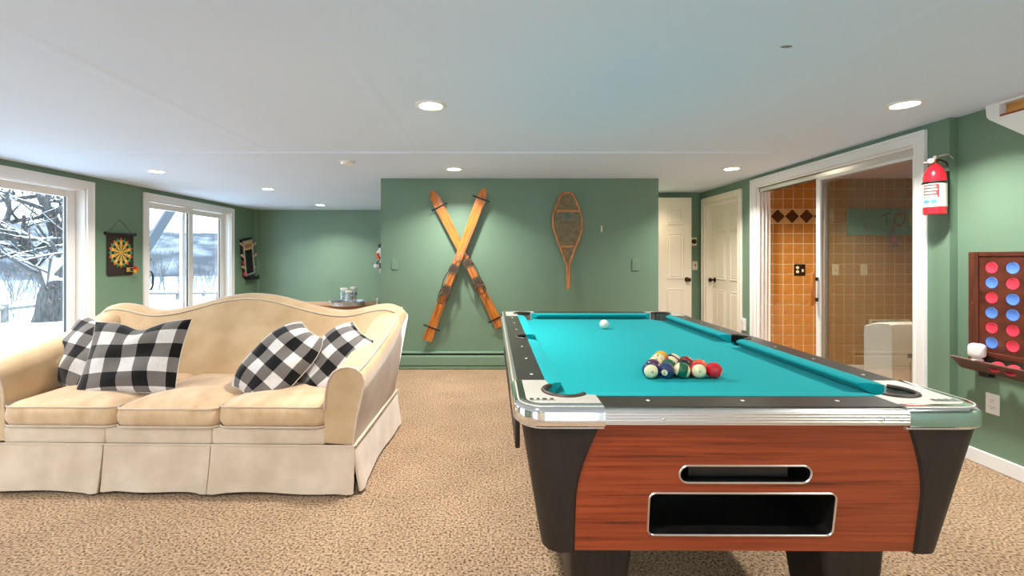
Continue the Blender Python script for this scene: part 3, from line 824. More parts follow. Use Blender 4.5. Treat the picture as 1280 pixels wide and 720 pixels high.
# skirt panels
def skirt(p, q, out, name='skirt_panel'):
    p, q, out = Vector(p), Vector(q), Vector(out); n = 24
    secs = []
    for i in range(n+1):
        t = i/n; b = p+(q-p)*t
        flare = .024+.008*math.sin(t*9+p.x*7)+.014*math.exp(-((t-.04)/.05)**2)+.014*math.exp(-((t-.96)/.05)**2)
        dr = .004*math.sin(t*5+p.y)
        sec = []
        for k, (f, zz) in enumerate(((.0, .250), (.25, .17), (.65, .08), (1.0, .012+dr*.5+.004))):
            d = b+out*(flare*f); sec.append((d.x, d.y, zz))
        for k, (f, zz) in enumerate(((1.0, .012+dr*.5+.004), (.65, .08), (.25, .17), (.0, .250))):
            d = b+out*(flare*f-.012); sec.append((d.x, d.y, zz))
        secs.append(sec)
    return MB().loft(secs).build(name, M['velvet_skirt'], sofa, 50)
skirt((-1.0, .0, 0), (-.309, .0, 0), (0, -1, 0)); skirt((-.303, 0, 0), (.253, 0, 0), (0, -1, 0)); skirt((.259, 0, 0), (1.0, 0, 0), (0, -1, 0))
skirt((1.0, .006, 0), (1.0, .995, 0), (1, 0, 0)); skirt((-1.0, .006, 0), (-1.0, .995, 0), (-1, 0, 0))
MB().tube([(-1.0, -.002, .25), (1.0, -.002, .25), (1.003, 0, .25), (1.003, .99, .25)], .005, 6).build('piping', M['velvet_skirt'], sofa)
def pad(x0, x1, y0, y1, z0, z1, crown, name):
    mb = MB(); w, d = x1-x0, y1-y0; cx_, cy_ = (x0+x1)/2, (y0+y1)/2
    prof = [(.5, z0), (.02, z0), (.004, z0+.008), (-.006, z0+(z1-z0)*.3), (-.008, z0+(z1-z0)*.55), (-.003, z1-.012), (.006, z1-.003), (.02, z1+crown*.15), (.06, z1+crown*.45), (.12, z1+crown*.75), (.2, z1+crown)]
    secs = []
    for ins, zz in prof:
        ins = min(ins, min(w, d)/2-.02)
        secs.append([(a, b, zz) for a, b in rrect(w-2*ins, d-2*ins, max(.004, .05-ins*.2), 5, cx_, cy_)])
    mb.loft(secs)
    o = mb.build(name, M['velvet_seat'], sofa, 60)
    for zz in (z1-.004, z0+.006):
        MB().tube([(a, b, zz) for a, b in rrect(w+.008, d+.008, .052, 5, cx_, cy_)], .005, 6, closed=True).build('piping', M['velvet_skirt'], o, 60)
pad(-.842, -.248, -.002, .66, .337, .446, .040, 'seat_cushion')
pad(-.244, .287, -.006, .66, .337, .440, .046, 'seat_cushion')
pad(.291, .842, .002, .66, .337, .450, .036, 'seat_cushion')

# ---------------------------------------------------------------- pillows
def plaid(name, nx, ny, ox, oy):
    m, nt, p = new_mat(name); p.inputs['Roughness'].default_value = .9; p.inputs['Sheen Weight'].default_value = .2; p.inputs['Specular IOR Level'].default_value = .1
    uv = nt.nodes.new('ShaderNodeUVMap'); sp = nt.nodes.new('ShaderNodeSeparateXYZ'); nt.links.new(uv.outputs[0], sp.inputs[0])
    vals = []
    for i, (n_, o_) in enumerate(((nx, ox), (ny, oy))):
        a = nt.nodes.new('ShaderNodeMath'); a.operation = 'MULTIPLY_ADD'; a.inputs[1].default_value = n_/2; a.inputs[2].default_value = o_
        nt.links.new(sp.outputs[i], a.inputs[0])
        f = nt.nodes.new('ShaderNodeMath'); f.operation = 'FRACT'; nt.links.new(a.outputs[0], f.inputs[0])
        g = nt.nodes.new('ShaderNodeMath'); g.operation = 'GREATER_THAN'; g.inputs[1].default_value = .5; nt.links.new(f.outputs[0], g.inputs[0])
        vals.append(g)
    add = nt.nodes.new('ShaderNodeMath'); add.operation = 'ADD'; nt.links.new(vals[0].outputs[0], add.inputs[0]); nt.links.new(vals[1].outputs[0], add.inputs[1])
    hf = nt.nodes.new('ShaderNodeMath'); hf.operation = 'MULTIPLY'; hf.inputs[1].default_value = .5; nt.links.new(add.outputs[0], hf.inputs[0])
    r = nt.nodes.new('ShaderNodeValToRGB'); r.color_ramp.interpolation = 'CONSTANT'
    e = r.color_ramp.elements; e[0].color = C(236, 228, 220); e[1].position = .75; e[1].color = C(24, 22, 22)
    k = e.new(.25); k.color = C(124, 116, 110)
    nt.links.new(hf.outputs[0], r.inputs[0])
    # woven speckle
    tc = nt.nodes.new('ShaderNodeTexCoord'); n = nt.nodes.new('ShaderNodeTexNoise'); n.inputs['Scale'].default_value = 380; nt.links.new(tc.outputs['Object'], n.inputs['Vector'])
    r2_ = nt.nodes.new('ShaderNodeValToRGB'); r2_.color_ramp.elements[0].position = .38; r2_.color_ramp.elements[1].position = .62
    r2_.color_ramp.elements[0].color = (.62, .62, .62, 1); nt.links.new(n.outputs['Fac'], r2_.inputs[0])
    mx = nt.nodes.new('ShaderNodeMix'); mx.data_type = 'RGBA'; mx.blend_type = 'MULTIPLY'; mx.inputs['Factor'].default_value = .8
    nt.links.new(r.outputs[0], mx.inputs['A']); nt.links.new(r2_.outputs[0], mx.inputs['B']); nt.links.new(mx.outputs['Result'], p.inputs['Base Color'])
    b = nt.nodes.new('ShaderNodeBump'); b.inputs['Strength'].default_value = .2; b.inputs['Distance'].default_value = .002
    nt.links.new(n.outputs['Fac'], b.inputs['Height']); nt.links.new(b.outputs[0], p.inputs['Normal'])
    return m
M['zip'] = mat('pillow_seam', C(206, 196, 178), .9)
def pillow(label, w, h, t, loc, Mrot, mat_, seed, dent=0.0, leaf=0.0):
    rnd = random.Random(seed); N = 28
    r = thing('throw_pillow', label, 'pillow', loc, group='buffalo check throw pillows')
    r.rotation_mode = 'QUATERNION'; r.rotation_quaternion = Mrot.to_quaternion()
    verts = []; faces = []; uvs = []
    ph = [rnd.uniform(0, 6) for _ in range(6)]
    for side in (1, -1):
        for j in range(N+1):
            for i in range(N+1):
                u = -1+2*i/N; v = -1+2*j/N
                x = u*w/2*(1-.07*(1-v*v))*(1-leaf*abs(v)**3)+leaf*.12*w*v*abs(v); y = v*h/2*(1-.07*(1-u*u))
                f = ((1-u**4)*(1-v**4))
                th = t/2*max(0, f)**.62*(.62+.38*(1-u*u*.6)*(1-v*v*.6))
                th += .006*f*(math.sin(7*u+ph[0]+3*v)+math.sin(6*v-4*u+ph[1]))
                # dent at the top edge
                if dent: y -= dent*math.exp(-(u/.33)**2)*max(0, v)**1.5
                verts.append((x, y, side*th))
                uvs.append(((u+1)/2*(1 if side > 0 else 1), (v+1)/2))
    n1 = (N+1)**2
    for s in (0, 1):
        for j in range(N):
            for i in range(N):
                a = s*n1+j*(N+1)+i; q = (a, a+1, a+N+2, a+N+1)
                faces.append(q if s == 0 else q[::-1])
    me = bpy.data.meshes.new('pillow_cover'); me.from_pydata(verts, [], faces)
    ul = me.uv_layers.new(name='UVMap')
    for lp in me.loops: ul.data[lp.index].uv = uvs[lp.vertex_index]
    me.polygons.foreach_set('use_smooth', [True]*len(me.polygons)); me.materials.append(mat_)
    place('pillow_cover', me, r)
    edge = []
    for (ua, va, ub, vb) in ((-1, -1, 1, -1), (1, -1, 1, 1), (1, 1, -1, 1), (-1, 1, -1, -1)):
        for k in range(14):
            u = ua+(ub-ua)*k/14; v = va+(vb-va)*k/14
            y = v*h/2*(1-.07*(1-u*u))
            if dent: y -= dent*math.exp(-(u/.33)**2)*max(0, v)**1.5
            edge.append((u*w/2*(1-.07*(1-v*v))*(1-leaf*abs(v)**3)+leaf*.12*w*v*abs(v), y, 0))
    MB().tube(edge, .0028, 5, closed=True).build('seam', M['zip'], r, 60)
    return r
def prot(yaw, lean, roll):
    """pillow plane faces -Y when yaw=lean=roll=0; lean tips the top away"""
    return R(yaw, 'Z') @ R(PI/2-lean, 'X') @ R(roll, 'Z')
def ppos(u, v, y): return (X(u, y), y, Z(v, y))
pillow('plaid pillow leaning on the sofa arm behind another plaid pillow', .40, .43, .13, ppos(101, 440, 2.76), prot(-.22, .55, -.16), plaid('plaid_a', 5.2, 5.6, .1, .4), 1)
pillow('plaid pillow with dented top edge in front of another pillow', .56, .43, .15, ppos(168, 446, 2.60), prot(.02, .40, .03), plaid('plaid_b', 6.4, 5.2, .55, .30), 2, .045)
pillow('plaid pillow lying aslant nearer the middle of the sofa', .37, .50, .15, ppos(348, 452, 2.62), prot(-.05, .5, -.60), plaid('plaid_c', 5.0, 6.6, .3, .2), 3, 0, .5)
pillow('plaid pillow lying aslant against the sofa arm nearest the skis', .37, .50, .15, ppos(415, 452, 2.70), prot(-.25, .5, -.58), plaid('plaid_d', 5.0, 6.6, .1, .3), 4, 0, .45)

# ================================================================== CENTRE WALL
def on_c(u, v, d=0): return (X(u, YC-d), YC-d, Z(v, YC-d))
M['ski_wood'] = wood('varnished_ski', C(204, 124, 46), C(160, 84, 26), (14, 14, 1.2), 3, .3, .3, C(96, 46, 16))
M['leather'] = mat('dark_leather', C(58, 34, 22), .5)
M['ski_metal'] = mat('tarnished_metal', C(132, 112, 88), .45, .7, c2=C(84, 66, 48), scale=40)
def ski(name, label, top, bot, d0, mount_t, seed):
    p0 = Vector(on_c(*bot)); p1 = Vector(on_c(*top)); dv = p1-p0; Ls = dv.length
    ang = math.atan2(dv.x, dv.z)
    r = thing(name, label, 'ski', (p0.x, YC-d0, p0.z), rot=(0, ang, 0), group='crossed wooden skis')
    secs = []; n = 40
    def half(t): return .052-.012*math.sin(PI*min(t/.9, 1)) if t < .9 else .052*math.sqrt(max(0, 1-((t-.9)/.1)**2))*1.0+.0008
    def yo(t): return -.07*max(0, (t-.82)/.18)**2-.012*math.sin(PI*t)
    for i in range(n+1):
        t = i/n; w = half(t); y = yo(t); th = .011+.008*math.exp(-((t-.42)/.25)**2)
        if t > .9: th = .009
        secs.append([(-w, y, t*Ls), (-w, y-th*.8, t*Ls), (-w*.45, y-th, t*Ls), (-w*.2, y-th-.002, t*Ls), (w*.2, y-th-.002, t*Ls), (w*.45, y-th, t*Ls), (w, y-th*.8, t*Ls), (w, y, t*Ls)])
    MB().loft(secs).build('ski_board', M['ski_wood'], r, 30)
    def ys_(t): return yo(t)-(.011+.008*math.exp(-((t-.42)/.25)**2))-.002
    # raised footplate, toe iron, heel plate, straps
    f0, f1 = .30, .54
    mb = MB(); mb.rbox(-.036, .036, ys_(.45)-.012, ys_(.45)+.006, f0*Ls, (f1-.04)*Ls, .004); mb.build('footplate', M['ski_wood'], r)
    for t0 in (.470, .335):
        mb = MB()
        mb.prism([(-.050, (t0-.028)*Ls), (.050, (t0-.028)*Ls), (.042, (t0+.03)*Ls), (-.042, (t0+.03)*Ls)], ys_(.45)-.018, ys_(.45)-.012, 'y')
        mb.box(-.053, -.049, ys_(.45)-.045, ys_(.45)-.01, (t0-.022)*Ls, (t0+.012)*Ls); mb.box(.049, .053, ys_(.45)-.045, ys_(.45)-.01, (t0-.022)*Ls, (t0+.012)*Ls)
        mb.build('binding_plate', M['ski_metal'], r)
        MB().box(-.030, .030, ys_(.45)-.020, ys_(.45)-.0175, (t0-.018)*Ls, (t0+.018)*Ls).build('tread_pad', M['rubber'], r)
    yy = ys_(.45)-.03
    lp = [(.052*math.cos(a), yy-.018*math.sin(a*2), (.275+.028*math.sin(a))*Ls) for a in [2*PI*k/20 for k in range(20)]]
    MB().tube(lp, .0045, 6, closed=True).build('heel_strap', M['leather'], r, 60)
    lp = [(-.05, yy+.01, .44*Ls), (-.064, yy, .39*Ls), (-.052, yy-.005, .34*Ls), (-.058, yy+.01, .29*Ls), (.0, yy-.012, .25*Ls), (.056, yy+.01, .29*Ls), (.050, yy, .36*Ls), (.060, yy, .41*Ls), (.05, yy+.01, .46*Ls)]
    MB().tube(lp, .0045, 6).build('binding_cable', M['leather'], r, 60)
    lp = [(-.02, yy+.015, .52*Ls), (-.012, yy-.0, .56*Ls), (.012, yy, .57*Ls), (.022, yy+.012, .52*Ls)]
    MB().tube(lp, .006, 6).build('toe_spring', M['steel'], r, 60)
    for t in mount_t:
        MB().rbox(-.095, .095, ys_(t)-.006, ys_(t)-.001, t*Ls-.008, t*Ls+.008, .002, Mx=T(0, 0, 0)).build('mount_strap', M['black'], r)
    return r
ski('wooden_ski', 'wooden ski crossing on top, its square tail near the baseboard heater', (606.5, 237), (535, 424), .075, (.085, .93), 1)
ski('wooden_ski', 'wooden ski crossing underneath, its tail behind the pool table corner', (540, 239), (625, 408), .030, (.06, .88), 2)

# snowshoe
M['rawhide'] = mat('rawhide', C(176, 150, 112), .7, c2=C(140, 114, 82), scale=30)
M['ash'] = wood('bent_ash', C(196, 134, 72), C(150, 92, 44), (14, 14, 2), 4, .4, .2)
sc_ = 5.3333
outl = [(35, 150, 150), (38, 128, 171), (47, 112, 186), (80, 92, 203), (130, 75, 224), (180, 61, 241), (220, 55, 248), (270, 59, 247), (320, 76, 236), (380, 97, 213), (440, 121, 189), (500, 143, 169), (530, 148, 164), (600, 150, 163), (672, 151, 162)]
ss0 = on_c(708.5, 361.5)
ss = thing('snowshoe', 'long teardrop snowshoe with bent wood frame and rawhide lacing', 'snowshoe', (ss0[0], YC, ss0[2]))
def sp(xp, yp, d=.05):
    p = on_c(680+xp/sc_, 235+yp/sc_); return (p[0]-ss0[0], -d, p[2]-ss0[2])
def inter(yp, side):
    for a, b in zip(outl, outl[1:]):
        if a[0] <= yp <= b[0]:
            t = (yp-a[0])/(b[0]-a[0]); return a[side]+(b[side]-a[side])*t
    return outl[-1][side]
path = [sp(l, y) for y, l, r_ in outl[::-1]]+[sp(r_, y) for y, l, r_ in outl[1:]]
def dense(P, n=4):
    out = []
    for i in range(len(P)-1):
        p0, p1, p2, p3 = [Vector(P[max(0, min(len(P)-1, i+k))]) for k in (-1, 0, 1, 2)]
        for k in range(n):
            t = k/n
            out.append(.5*((2*p1)+(p2-p0)*t+(2*p0-5*p1+4*p2-p3)*t*t+(3*p1-p0-3*p2+p3)*t**3))
    out.append(Vector(P[-1])); return out
MB().tube(dense(path), .0135, 8).build('wood_frame', M['ash'], ss, 60)
for yp in (157, 392):
    MB().rbox(sp(inter(yp, 1), yp)[0], sp(inter(yp, 2), yp)[0], -.057, -.043, sp(0, yp+8)[2], sp(0, yp-8)[2], .003).build('crossbar', M['ash'], ss)
def lacing(y0, y1, step, hole=None):
    """three way weave clipped to the frame"""
    mb = MB()
    def inside(xp, yp):
        if not (y0 <= yp <= y1): return False
        if hole and hole[0] < xp < hole[1] and hole[2] < yp < hole[3]: return False
        return inter(yp, 1)+1 <= xp <= inter(yp, 2)-1
    for ang in (0, 60, 120):
        dx, dy = math.cos(math.radians(ang)), math.sin(math.radians(ang))
        for k in range(-60, 61):
            ox, oy = 150-dy*k*step, (y0+y1)/2+dx*k*step
            run = None
            for s in range(-300, 301, 3):
                q = (ox+dx*s, oy+dy*s)
                if inside(*q):
                    if run is None: run = [q, q]
                    run[1] = q
                elif run:
                    if abs(run[1][0]-run[0][0])+abs(run[1][1]-run[0][1]) > 4:
                        mb.tube([sp(*run[0]), sp(*run[1])], .0016, 4)
                    run = None
    return tag(mb.build('lacing', M['rawhide'], ss), kind='stuff')
lacing(42, 152, 7.5); lacing(214, 385, 8.0); lacing(400, 505, 7.5)
mb = MB()
for xp in list(range(74, 122, 7))+list(range(186, 234, 7)):
    mb.tube([sp(xp, 160), sp(xp, 216)], .0022, 4)
for a, b in (((124, 160), (118, 215)), ((180, 160), (190, 215)), ((132, 162), (128, 200)), ((172, 162), (178, 200)), ((118, 210), (150, 225)), ((190, 210), (150, 225))):
    mb.tube([sp(*a), sp(*b)], .0035, 5)
for xp in range(104, 208, 6): mb.tube([sp(xp, 360), sp(xp, 392)], .002, 4)
tag(mb.build('toe_lacing', M['rawhide'], ss), kind='stuff')
MB().tube([sp(155, 30, .0), sp(155, 36, .048)], .003, 6).build('hanger_nail', M['steel'], ss)

# plates, outlets
def plate(name, label, cat, loc, rz, w, h, m, kind='switch', d=.006, m2=None):
    """wall plate; local -y faces the room"""
    r = thing(name, label, cat, loc, rz)
    MB().rbox(-w/2, w/2, -d, 0, -h/2, h/2, .003, 2).build('cover_plate', m, r)
    m2 = m2 or m
    if kind == 'rocker': MB().rbox(-.017, .017, -d-.004, -d+.001, -.033, .033, .002).build('rocker', m2, r)
    if kind == 'toggle':
        MB().rbox(-.006, .006, -d-.016, -d+.001, -.004, .014, .002).build('toggle', m2, r)
    if kind == 'outlet':
        for zz in (-.02, .02):
            o = MB().lathe([(.016, 0), (.016, .0025), (0, .0025)], 20, T(0, -d, zz) @ R(PI/2, 'X')).build('receptacle', m2, r)
            sl_ = MB()
            for xx in (-.006, .006): sl_.box(xx-.001, xx+.001, -d-.0032, -d-.002, zz-.002, zz+.006)
            sl_.box(-.002, .002, -d-.0032, -d-.002, zz-.010, zz-.006)
            sl_.build('slots', M['black'], o)
    return r
p = on_c(494, 330); plate('light_switch', 'green painted switch plate on the partition beside the alcove opening', 'switch', p, 0, 8.6*YC/F, 13.5*YC/F, M['plate_green'], 'rocker', d=.012)
p = on_c(794.5, 331); plate('light_switch', 'green painted switch plate between the snowshoe and the doors', 'switch', p, 0, 9*YC/F, 14*YC/F, M['plate_green'], 'rocker', d=.012)
p = on_c(494.5, 420); plate('wall_outlet', 'white wall outlet low beside the sofa arm', 'outlet', p, 0, .07, .115, M['white'], 'outlet')
p = on_c(752, 286)
pk = thing('picture_hook', 'small pale picture hook stuck on the green wall beside the snowshoe', 'hook', p)
MB().rbox(-.008, .008, -.004, 0, -.035, .035, .002).build('hook_plate', M['almond'], pk)
MB().tube([(0, -.004, -.01), (0, -.014, -.022), (0, -.018, -.012)], .003, 6).build('hook_arm', M['almond'], pk)
# baseboard heater
hz = [Z(438.3, YC), Z(441, YC), Z(443.5, YC), Z(447, YC), Z(455.5, YC), Z(457, YC), Z(460.5, YC)]
ht = thing('baseboard_heater', 'long green baseboard heater below the crossed skis', 'heater', (0, YC, 0))
M['heater_dark'] = mat('heater_gap', C(44, 50, 44), .6)
MB().prism([(0, .186), (-.045, .186), (-.05, .178), (-.05, .170), (-.03, .166), (0, .166)], XC0+.04, XC1-.02, 'x').build('top_cover', M['plate_green'], ht)
MB().box(XC0+.04, XC1-.02, -.03, -.0, .02, .166).build('fin_core', M['heater_dark'], ht)
MB().prism([(-.04, .15), (-.058, .142), (-.062, .13), (-.064, .045), (-.060, .04), (-.052, .045), (-.052, .13)], XC0+.04, XC1-.02, 'x').build('front_cover', M['plate_green'], ht)
MB().prism([(-.045, .034), (-.066, .032), (-.066, .006), (0, .002), (0, .03)], XC0+.04, XC1-.02, 'x').build('bottom_rail', M['plate_green'], ht)
for xx in (XC0+.02, XC1-.02):
    MB().rbox(xx-.02, xx+.02, -.068, 0, .002, .19, .006).build('end_cap', M['plate_green'], ht)

# ================================================================== HALL ITEMS
p = (X(867, YH), YH, Z(302, YH)); th_ = thing('thermostat', 'round thermostat on the passage wall beside the door edge', 'thermostat', p)
MB().rbox(-.04, .04, -.008, 0, -.055, .055, .004).build('cover_plate', M['almond'], th_)
MB().lathe([(.03, 0), (.03, .016), (.024, .022), (0, .023)], 24, T(0, -.008, 0) @ R(PI/2, 'X')).build('dial', M['black'], th_, 40)
plate('light_switch', 'almond toggle switch below the round thermostat', 'switch', (X(868.6, YH), YH, Z(332, YH)), 0, .075, .118, M['almond'], 'toggle', m2=M['bronze'])
yy = Yx(926.5, WR)
pb = thing('plug_in_box', 'small white plug in box on the wall beside the door casing', 'plug', (WR, D20-.045, Z(405.5, D20-.04)), -PI/2)
MB().rbox(-.035, .035, -.028, 0, -.068, .068, .006).build('box_body', M['white'], pb)
MB().rbox(-.02, .02, -.031, -.026, .02, .05, .002).build('box_face', M['appliance'], pb)

# ================================================================== TILED ROOM ITEMS
def on_t(u, v, d=.007): return (X(u, YT-d), YT-d, Z(v, YT-d))
p = on_t(999.5, 337.3); r = plate('tile_outlet', 'dark brown switch and outlet plate on the amber tiles', 'outlet', p, 0, .118, .122, M['bronze'], 'none')
for xx in (-.028,):
    for zz in (-.02, .024): MB().lathe([(.016, 0), (.016, .004), (0, .004)], 16, T(xx, -.006, zz) @ R(PI/2, 'X')).build('receptacle', M['almond'], r)
MB().rbox(.018, .034, -.018, -.004, -.024, .006, .003).build('toggle', M['almond'], r)
plate('tile_switch', 'almond toggle plate behind the smoky pane next to the door stile', 'switch', on_t(1044, 337.5), 0, .075, .12, M['almond'], 'toggle')
plate('tile_switch', 'plain almond plate on tiles under the teal sign', 'switch', on_t(1079.5, 337.5), 0, .078, .12, M['almond'], 'rocker')
# sign
M['teal_board'] = wood('weathered_teal', C(120, 170, 160), C(96, 150, 142), (1, 10, 14), 4, .7)
sx0, sz1 = X(1061, YT-.03), Z(261.3, YT-.03); sz0 = Z(293.8, YT-.03); sx1 = X(1148, YT-.03)
sg = thing('wall_sign', 'weathered teal plank sign with painted letters above hooks', 'sign', (sx0, YT-.008, sz0))
sw, sh = sx1-sx0, sz1-sz0
for k in range(3): MB().rbox(0, sw, -.02, 0, sh*k/3+.001, sh*(k+1)/3-.001, .003).build('plank', M['teal_board'], sg)
def sgl(u, v): return (X(u, YT-.03)-sx0, -.021, Z(v, YT-.03)-sz0)
M['letter_grey'] = mat('grey_letter', C(74, 84, 92), .7); M['letter_red'] = mat('red_letter', C(140, 44, 58), .7); M['letter_yel'] = mat('yellow_letter', C(206, 176, 60), .7)
def stroke(pts, m, w=.011):
    mb = MB(); mb.tube([sgl(*q) for q in pts], w, 6, flat=1); 
    for i, v in enumerate(mb.v): mb.v[i] = (v[0], -.021-(.0012 if v[1] < -.021 else -.001), v[2])
    return mb.build('letter', m, sg)
stroke([(1100.5, 271.5), (1106, 268.5), (1113.5, 265.5)], M['letter_grey']); stroke([(1107, 268), (1108.3, 275), (1109.5, 282)], M['letter_grey'])
stroke([(1127, 265.5), (1122, 268), (1118.5, 273), (1118, 278.5), (1121, 282), (1126, 281.5), (1130.5, 277), (1132, 270.5), (1130, 266), (1127, 265.5), (1125.5, 271)], M['letter_red'])
stroke([(1138.5, 265), (1138, 274), (1138.5, 281), (1143, 282)], M['letter_yel'])
for u in (1081, 1115.5):
    h0 = sgl(u, 284)
    mb = MB(); mb.lathe([(.016, 0), (.014, .004), (0, .005)], 12, T(h0[0], -.02, h0[2]+.012) @ R(PI/2, 'X'))
    mb.tube([(h0[0], -.022, h0[2]+.01), (h0[0], -.05, h0[2]), (h0[0], -.055, h0[2]-.02), (h0[0], -.04, h0[2]-.035), (h0[0], -.026, h0[2]-.02)], .004, 6)
    mb.build('coat_hook', M['brass'], sg, 40)
# goggles hanging
gx, gz = X(1115.5, YT-.06), Z(285, YT-.06)
gg = thing('swim_goggles', 'blue and red swim goggles hanging from the sign hook', 'goggles', (gx, YT-.06, gz-.19))
M['gog_blue'] = mat('goggle_blue', C(40, 100, 190), .4); M['gog_red'] = mat('goggle_red', C(200, 50, 60), .4)
MB().tube(dense([(-.005, 0, .19), (-.03, 0, .12), (-.028, 0, .07), (-.005, -.005, .03), (.02, 0, .0), (.05, 0, -.01), (.055, 0, .03), (.03, 0, .10), (.005, 0, .19)]), .005, 6).build('strap', M['gog_blue'], gg, 60)
MB().tube(dense([(.0, 0, .19), (.0, 0, .10), (-.02, 0, .05), (.01, 0, .02), (.04, 0, -.005)]), .0045, 6).build('strap', M['gog_red'], gg, 60)
for xx, zz in ((-.012, .075), (.018, .03)):
    MB().sphere((xx, -.012, zz), .022, 12, 8, (1.1, .5, .8)).build('lens_cup', M['gog_red'], gg, 60)
# recessed frame low on the tile wall
fx0, fx1, fz0, fz1 = X(1085, YT), X(1136, YT), Z(454, YT), Z(399, YT)
nf = thing('wall_frame', 'pale frame low on the tiles behind the dehumidifier', 'frame', (fx0, YT-.008, fz0))
fw, fh = fx1-fx0, fz1-fz0
for (a, b, c_, e) in ((0, .03, 0, fh), (fw-.03, fw, 0, fh), (.03, fw-.03, fh-.025, fh), (.03, fw-.03, 0, .02)):
    MB().rbox(a, b, -.016, 0, c_, e, .003).build('frame_bar', M['almond'], nf)
MB().box(.03, fw-.03, -.004, 0, .02, fh-.025).build('frame_field', mat('grey_green_field', C(150, 146, 126), .6), nf)
lo_ = plate('tile_outlet', 'almond outlet plate beside the pale frame on the tiles', 'outlet', on_t(1084, 420, .026), 0, .075, .11, M['almond'], 'outlet')
# dehumidifier
YD = 4.05
dx0 = X(1092, YD)
dh = thing('dehumidifier', 'white dehumidifier standing inside the sliding glass door', 'dehumidifier', (dx0+.30, YD+.12, .004), .16)
ztop = Z(404, YD)
body = []
for (yy_, zt_) in ((-.13, ztop-.03), (-.125, ztop-.012), (-.10, ztop), (.02, ztop-.012), (.12, ztop-.05), (.13, ztop-.08)):
    body.append((yy_, zt_))
secs = []
for xx, ins in ((-.19, .012), (-.182, .003), (-.17, 0), (.17, 0), (.182, .003), (.19, .012)):
    secs.append([(xx, y_*(1-ins*2), z_-ins) for y_, z_ in body]+[(xx, .13*(1-ins*2), .03), (xx, -.13*(1-ins*2), .03)])
MB().loft(secs).build('housing', M['appliance'], dh, 40)
MB().rbox(-.12, .12, -.06, .04, ztop-.012, ztop-.002, .003, Mx=R(-.12, 'X')).build('control_panel', M['grey'], dh)
mb = MB()
for k in range(9): mb.box(.188, .194, -.09, .09, ztop*.35+.03*k, ztop*.35+.03*k+.014)
mb.build('side_vent', M['grey'], dh)
mb = MB(); mb.rbox(-.03, .03, -.136, -.128, ztop*.50, ztop*.50+.035, .003); mb.box(-.002, .002, -.133, -.128, .06, ztop*.45)
mb.build('bucket_seam', M['grey'], dh)
for xx in (-.15, .15):
    for yy_ in (-.1, .1): MB().lathe([(.015, 0), (.015, .03)], 12, T(xx, yy_, 0)).build('caster', M['black'], dh)

# ================================================================== FIRE EXTINGUISHER
ex = WR-.075; ey = Yx(1168.5, ex)
ez0 = Z(268.5, ey)
fe = thing('fire_extinguisher', 'red fire extinguisher hung on the wall beside the glass door casing', 'fire extinguisher', (ex, ey, ez0))
er = 11.2*ey/F; eh = (268.5-205)*ey/F
MB().lathe([(er*.9, 0), (er, .006), (er, eh*.72), (er*.94, eh*.80), (er*.72, eh*.90), (er*.42, eh*.965), (er*.34, eh), (0, eh)], 32).build('cylinder', M['red'], fe, 40)
def band(z0, z1, a0, a1, r, m, name, parent, n=16):
    secs = [[(r*math.cos(a0+(a1-a0)*k/n), r*math.sin(a0+(a1-a0)*k/n), zz) for k in range(n+1)] for zz in (z0, z1)]
    secs2 = [[((r-.001)*math.cos(a0+(a1-a0)*k/n), (r-.001)*math.sin(a0+(a1-a0)*k/n), zz) for k in range(n+1)] for zz in (z0, z1)]
    mb = MB(); mb.loft([secs[0]+secs2[0][::-1], secs[1]+secs2[1][::-1]]); return mb.build(name, m, parent, 40)
va = math.atan2(-ey, -ex)       # direction towards the room
lb = band(eh*.15, eh*.60, va-1.3, va+1.5, er+.0012, M['paper'], 'label', fe)
band(eh*.33, eh*.585, va-1.05, va+.35, er+.0018, M['redprint'], 'label_print', lb)
for k in range(4):
    band(eh*(.345+.06*k), eh*(.375+.06*k), va-.9, va+.2-.1*(k % 2), er+.0024, M['paper'], 'label_line', lb)
band(eh*.215, eh*.29, va-1.0, va-.45, er+.0018, M['blueprint'], 'label_print', lb); band(eh*.215, eh*.29, va-.30, va+.15, er+.0018, M['blueprint'], 'label_print', lb)
bd = MB().lathe([(er+.001, eh*.60), (er+.003, eh*.605), (er+.003, eh*.645), (er+.001, eh*.65)], 32).build('strap', M['black'], fe, 40)
MB().rbox(-er*.2, .075-.001, -.02, .02, eh*.15, eh*.9, .004, Mx=T(er*.95, 0, 0)).build('wall_bracket', M['steel'], fe) if False else None
MB().box(er-.004, .0745, -.018, .018, eh*.2, eh*.85).build('wall_bracket', M['black'], fe)
v = MB(); v.lathe([(.014, eh-.004), (.016, eh+.01), (.013, eh+.03), (0, eh+.032)], 16)
v.build('valve', M['brass'], fe, 40)
dv_ = Vector((.7, -.7, 0)); up_ = Vector((0, 0, 1)); E0 = up_*eh
def ep(a_, z_): return dv_*a_+up_*(eh+z_)
v = MB(); v.tube([ep(-.008, .010), ep(-.05, .012)], [.010, .012], 10); v.build('nozzle', M['steel'], fe, 40)
v = MB(); v.lathe([(.016, 0), (.016, .010), (.012, .012), (0, .012)], 16, T(-.030, -.006, eh+.018) @ R(-PI/4, 'Z') @ R(PI/2, 'X')); v.build('gauge', M['paper'], fe, 40)
v = MB(); v.tube([ep(-.022, .030), ep(.01, .040), ep(.062, .050)], [.008, .009, .007], 8, flat=.6); v.build('squeeze_lever', M['steel'], fe, 40)
v = MB(); v.tube([ep(-.01, .022), ep(.025, .022), ep(.05, .005), ep(.058, -.022)], [.009, .009, .008, .007], 8, flat=.6); v.build('carry_handle', M['black'], fe, 40)
v = MB(); v.rbox(-.008, .008, -.012, .012, eh+.018, eh+.05, .003, Mx=R(-PI/4, 'Z')); v.build('safety_tag', M['white'], fe)
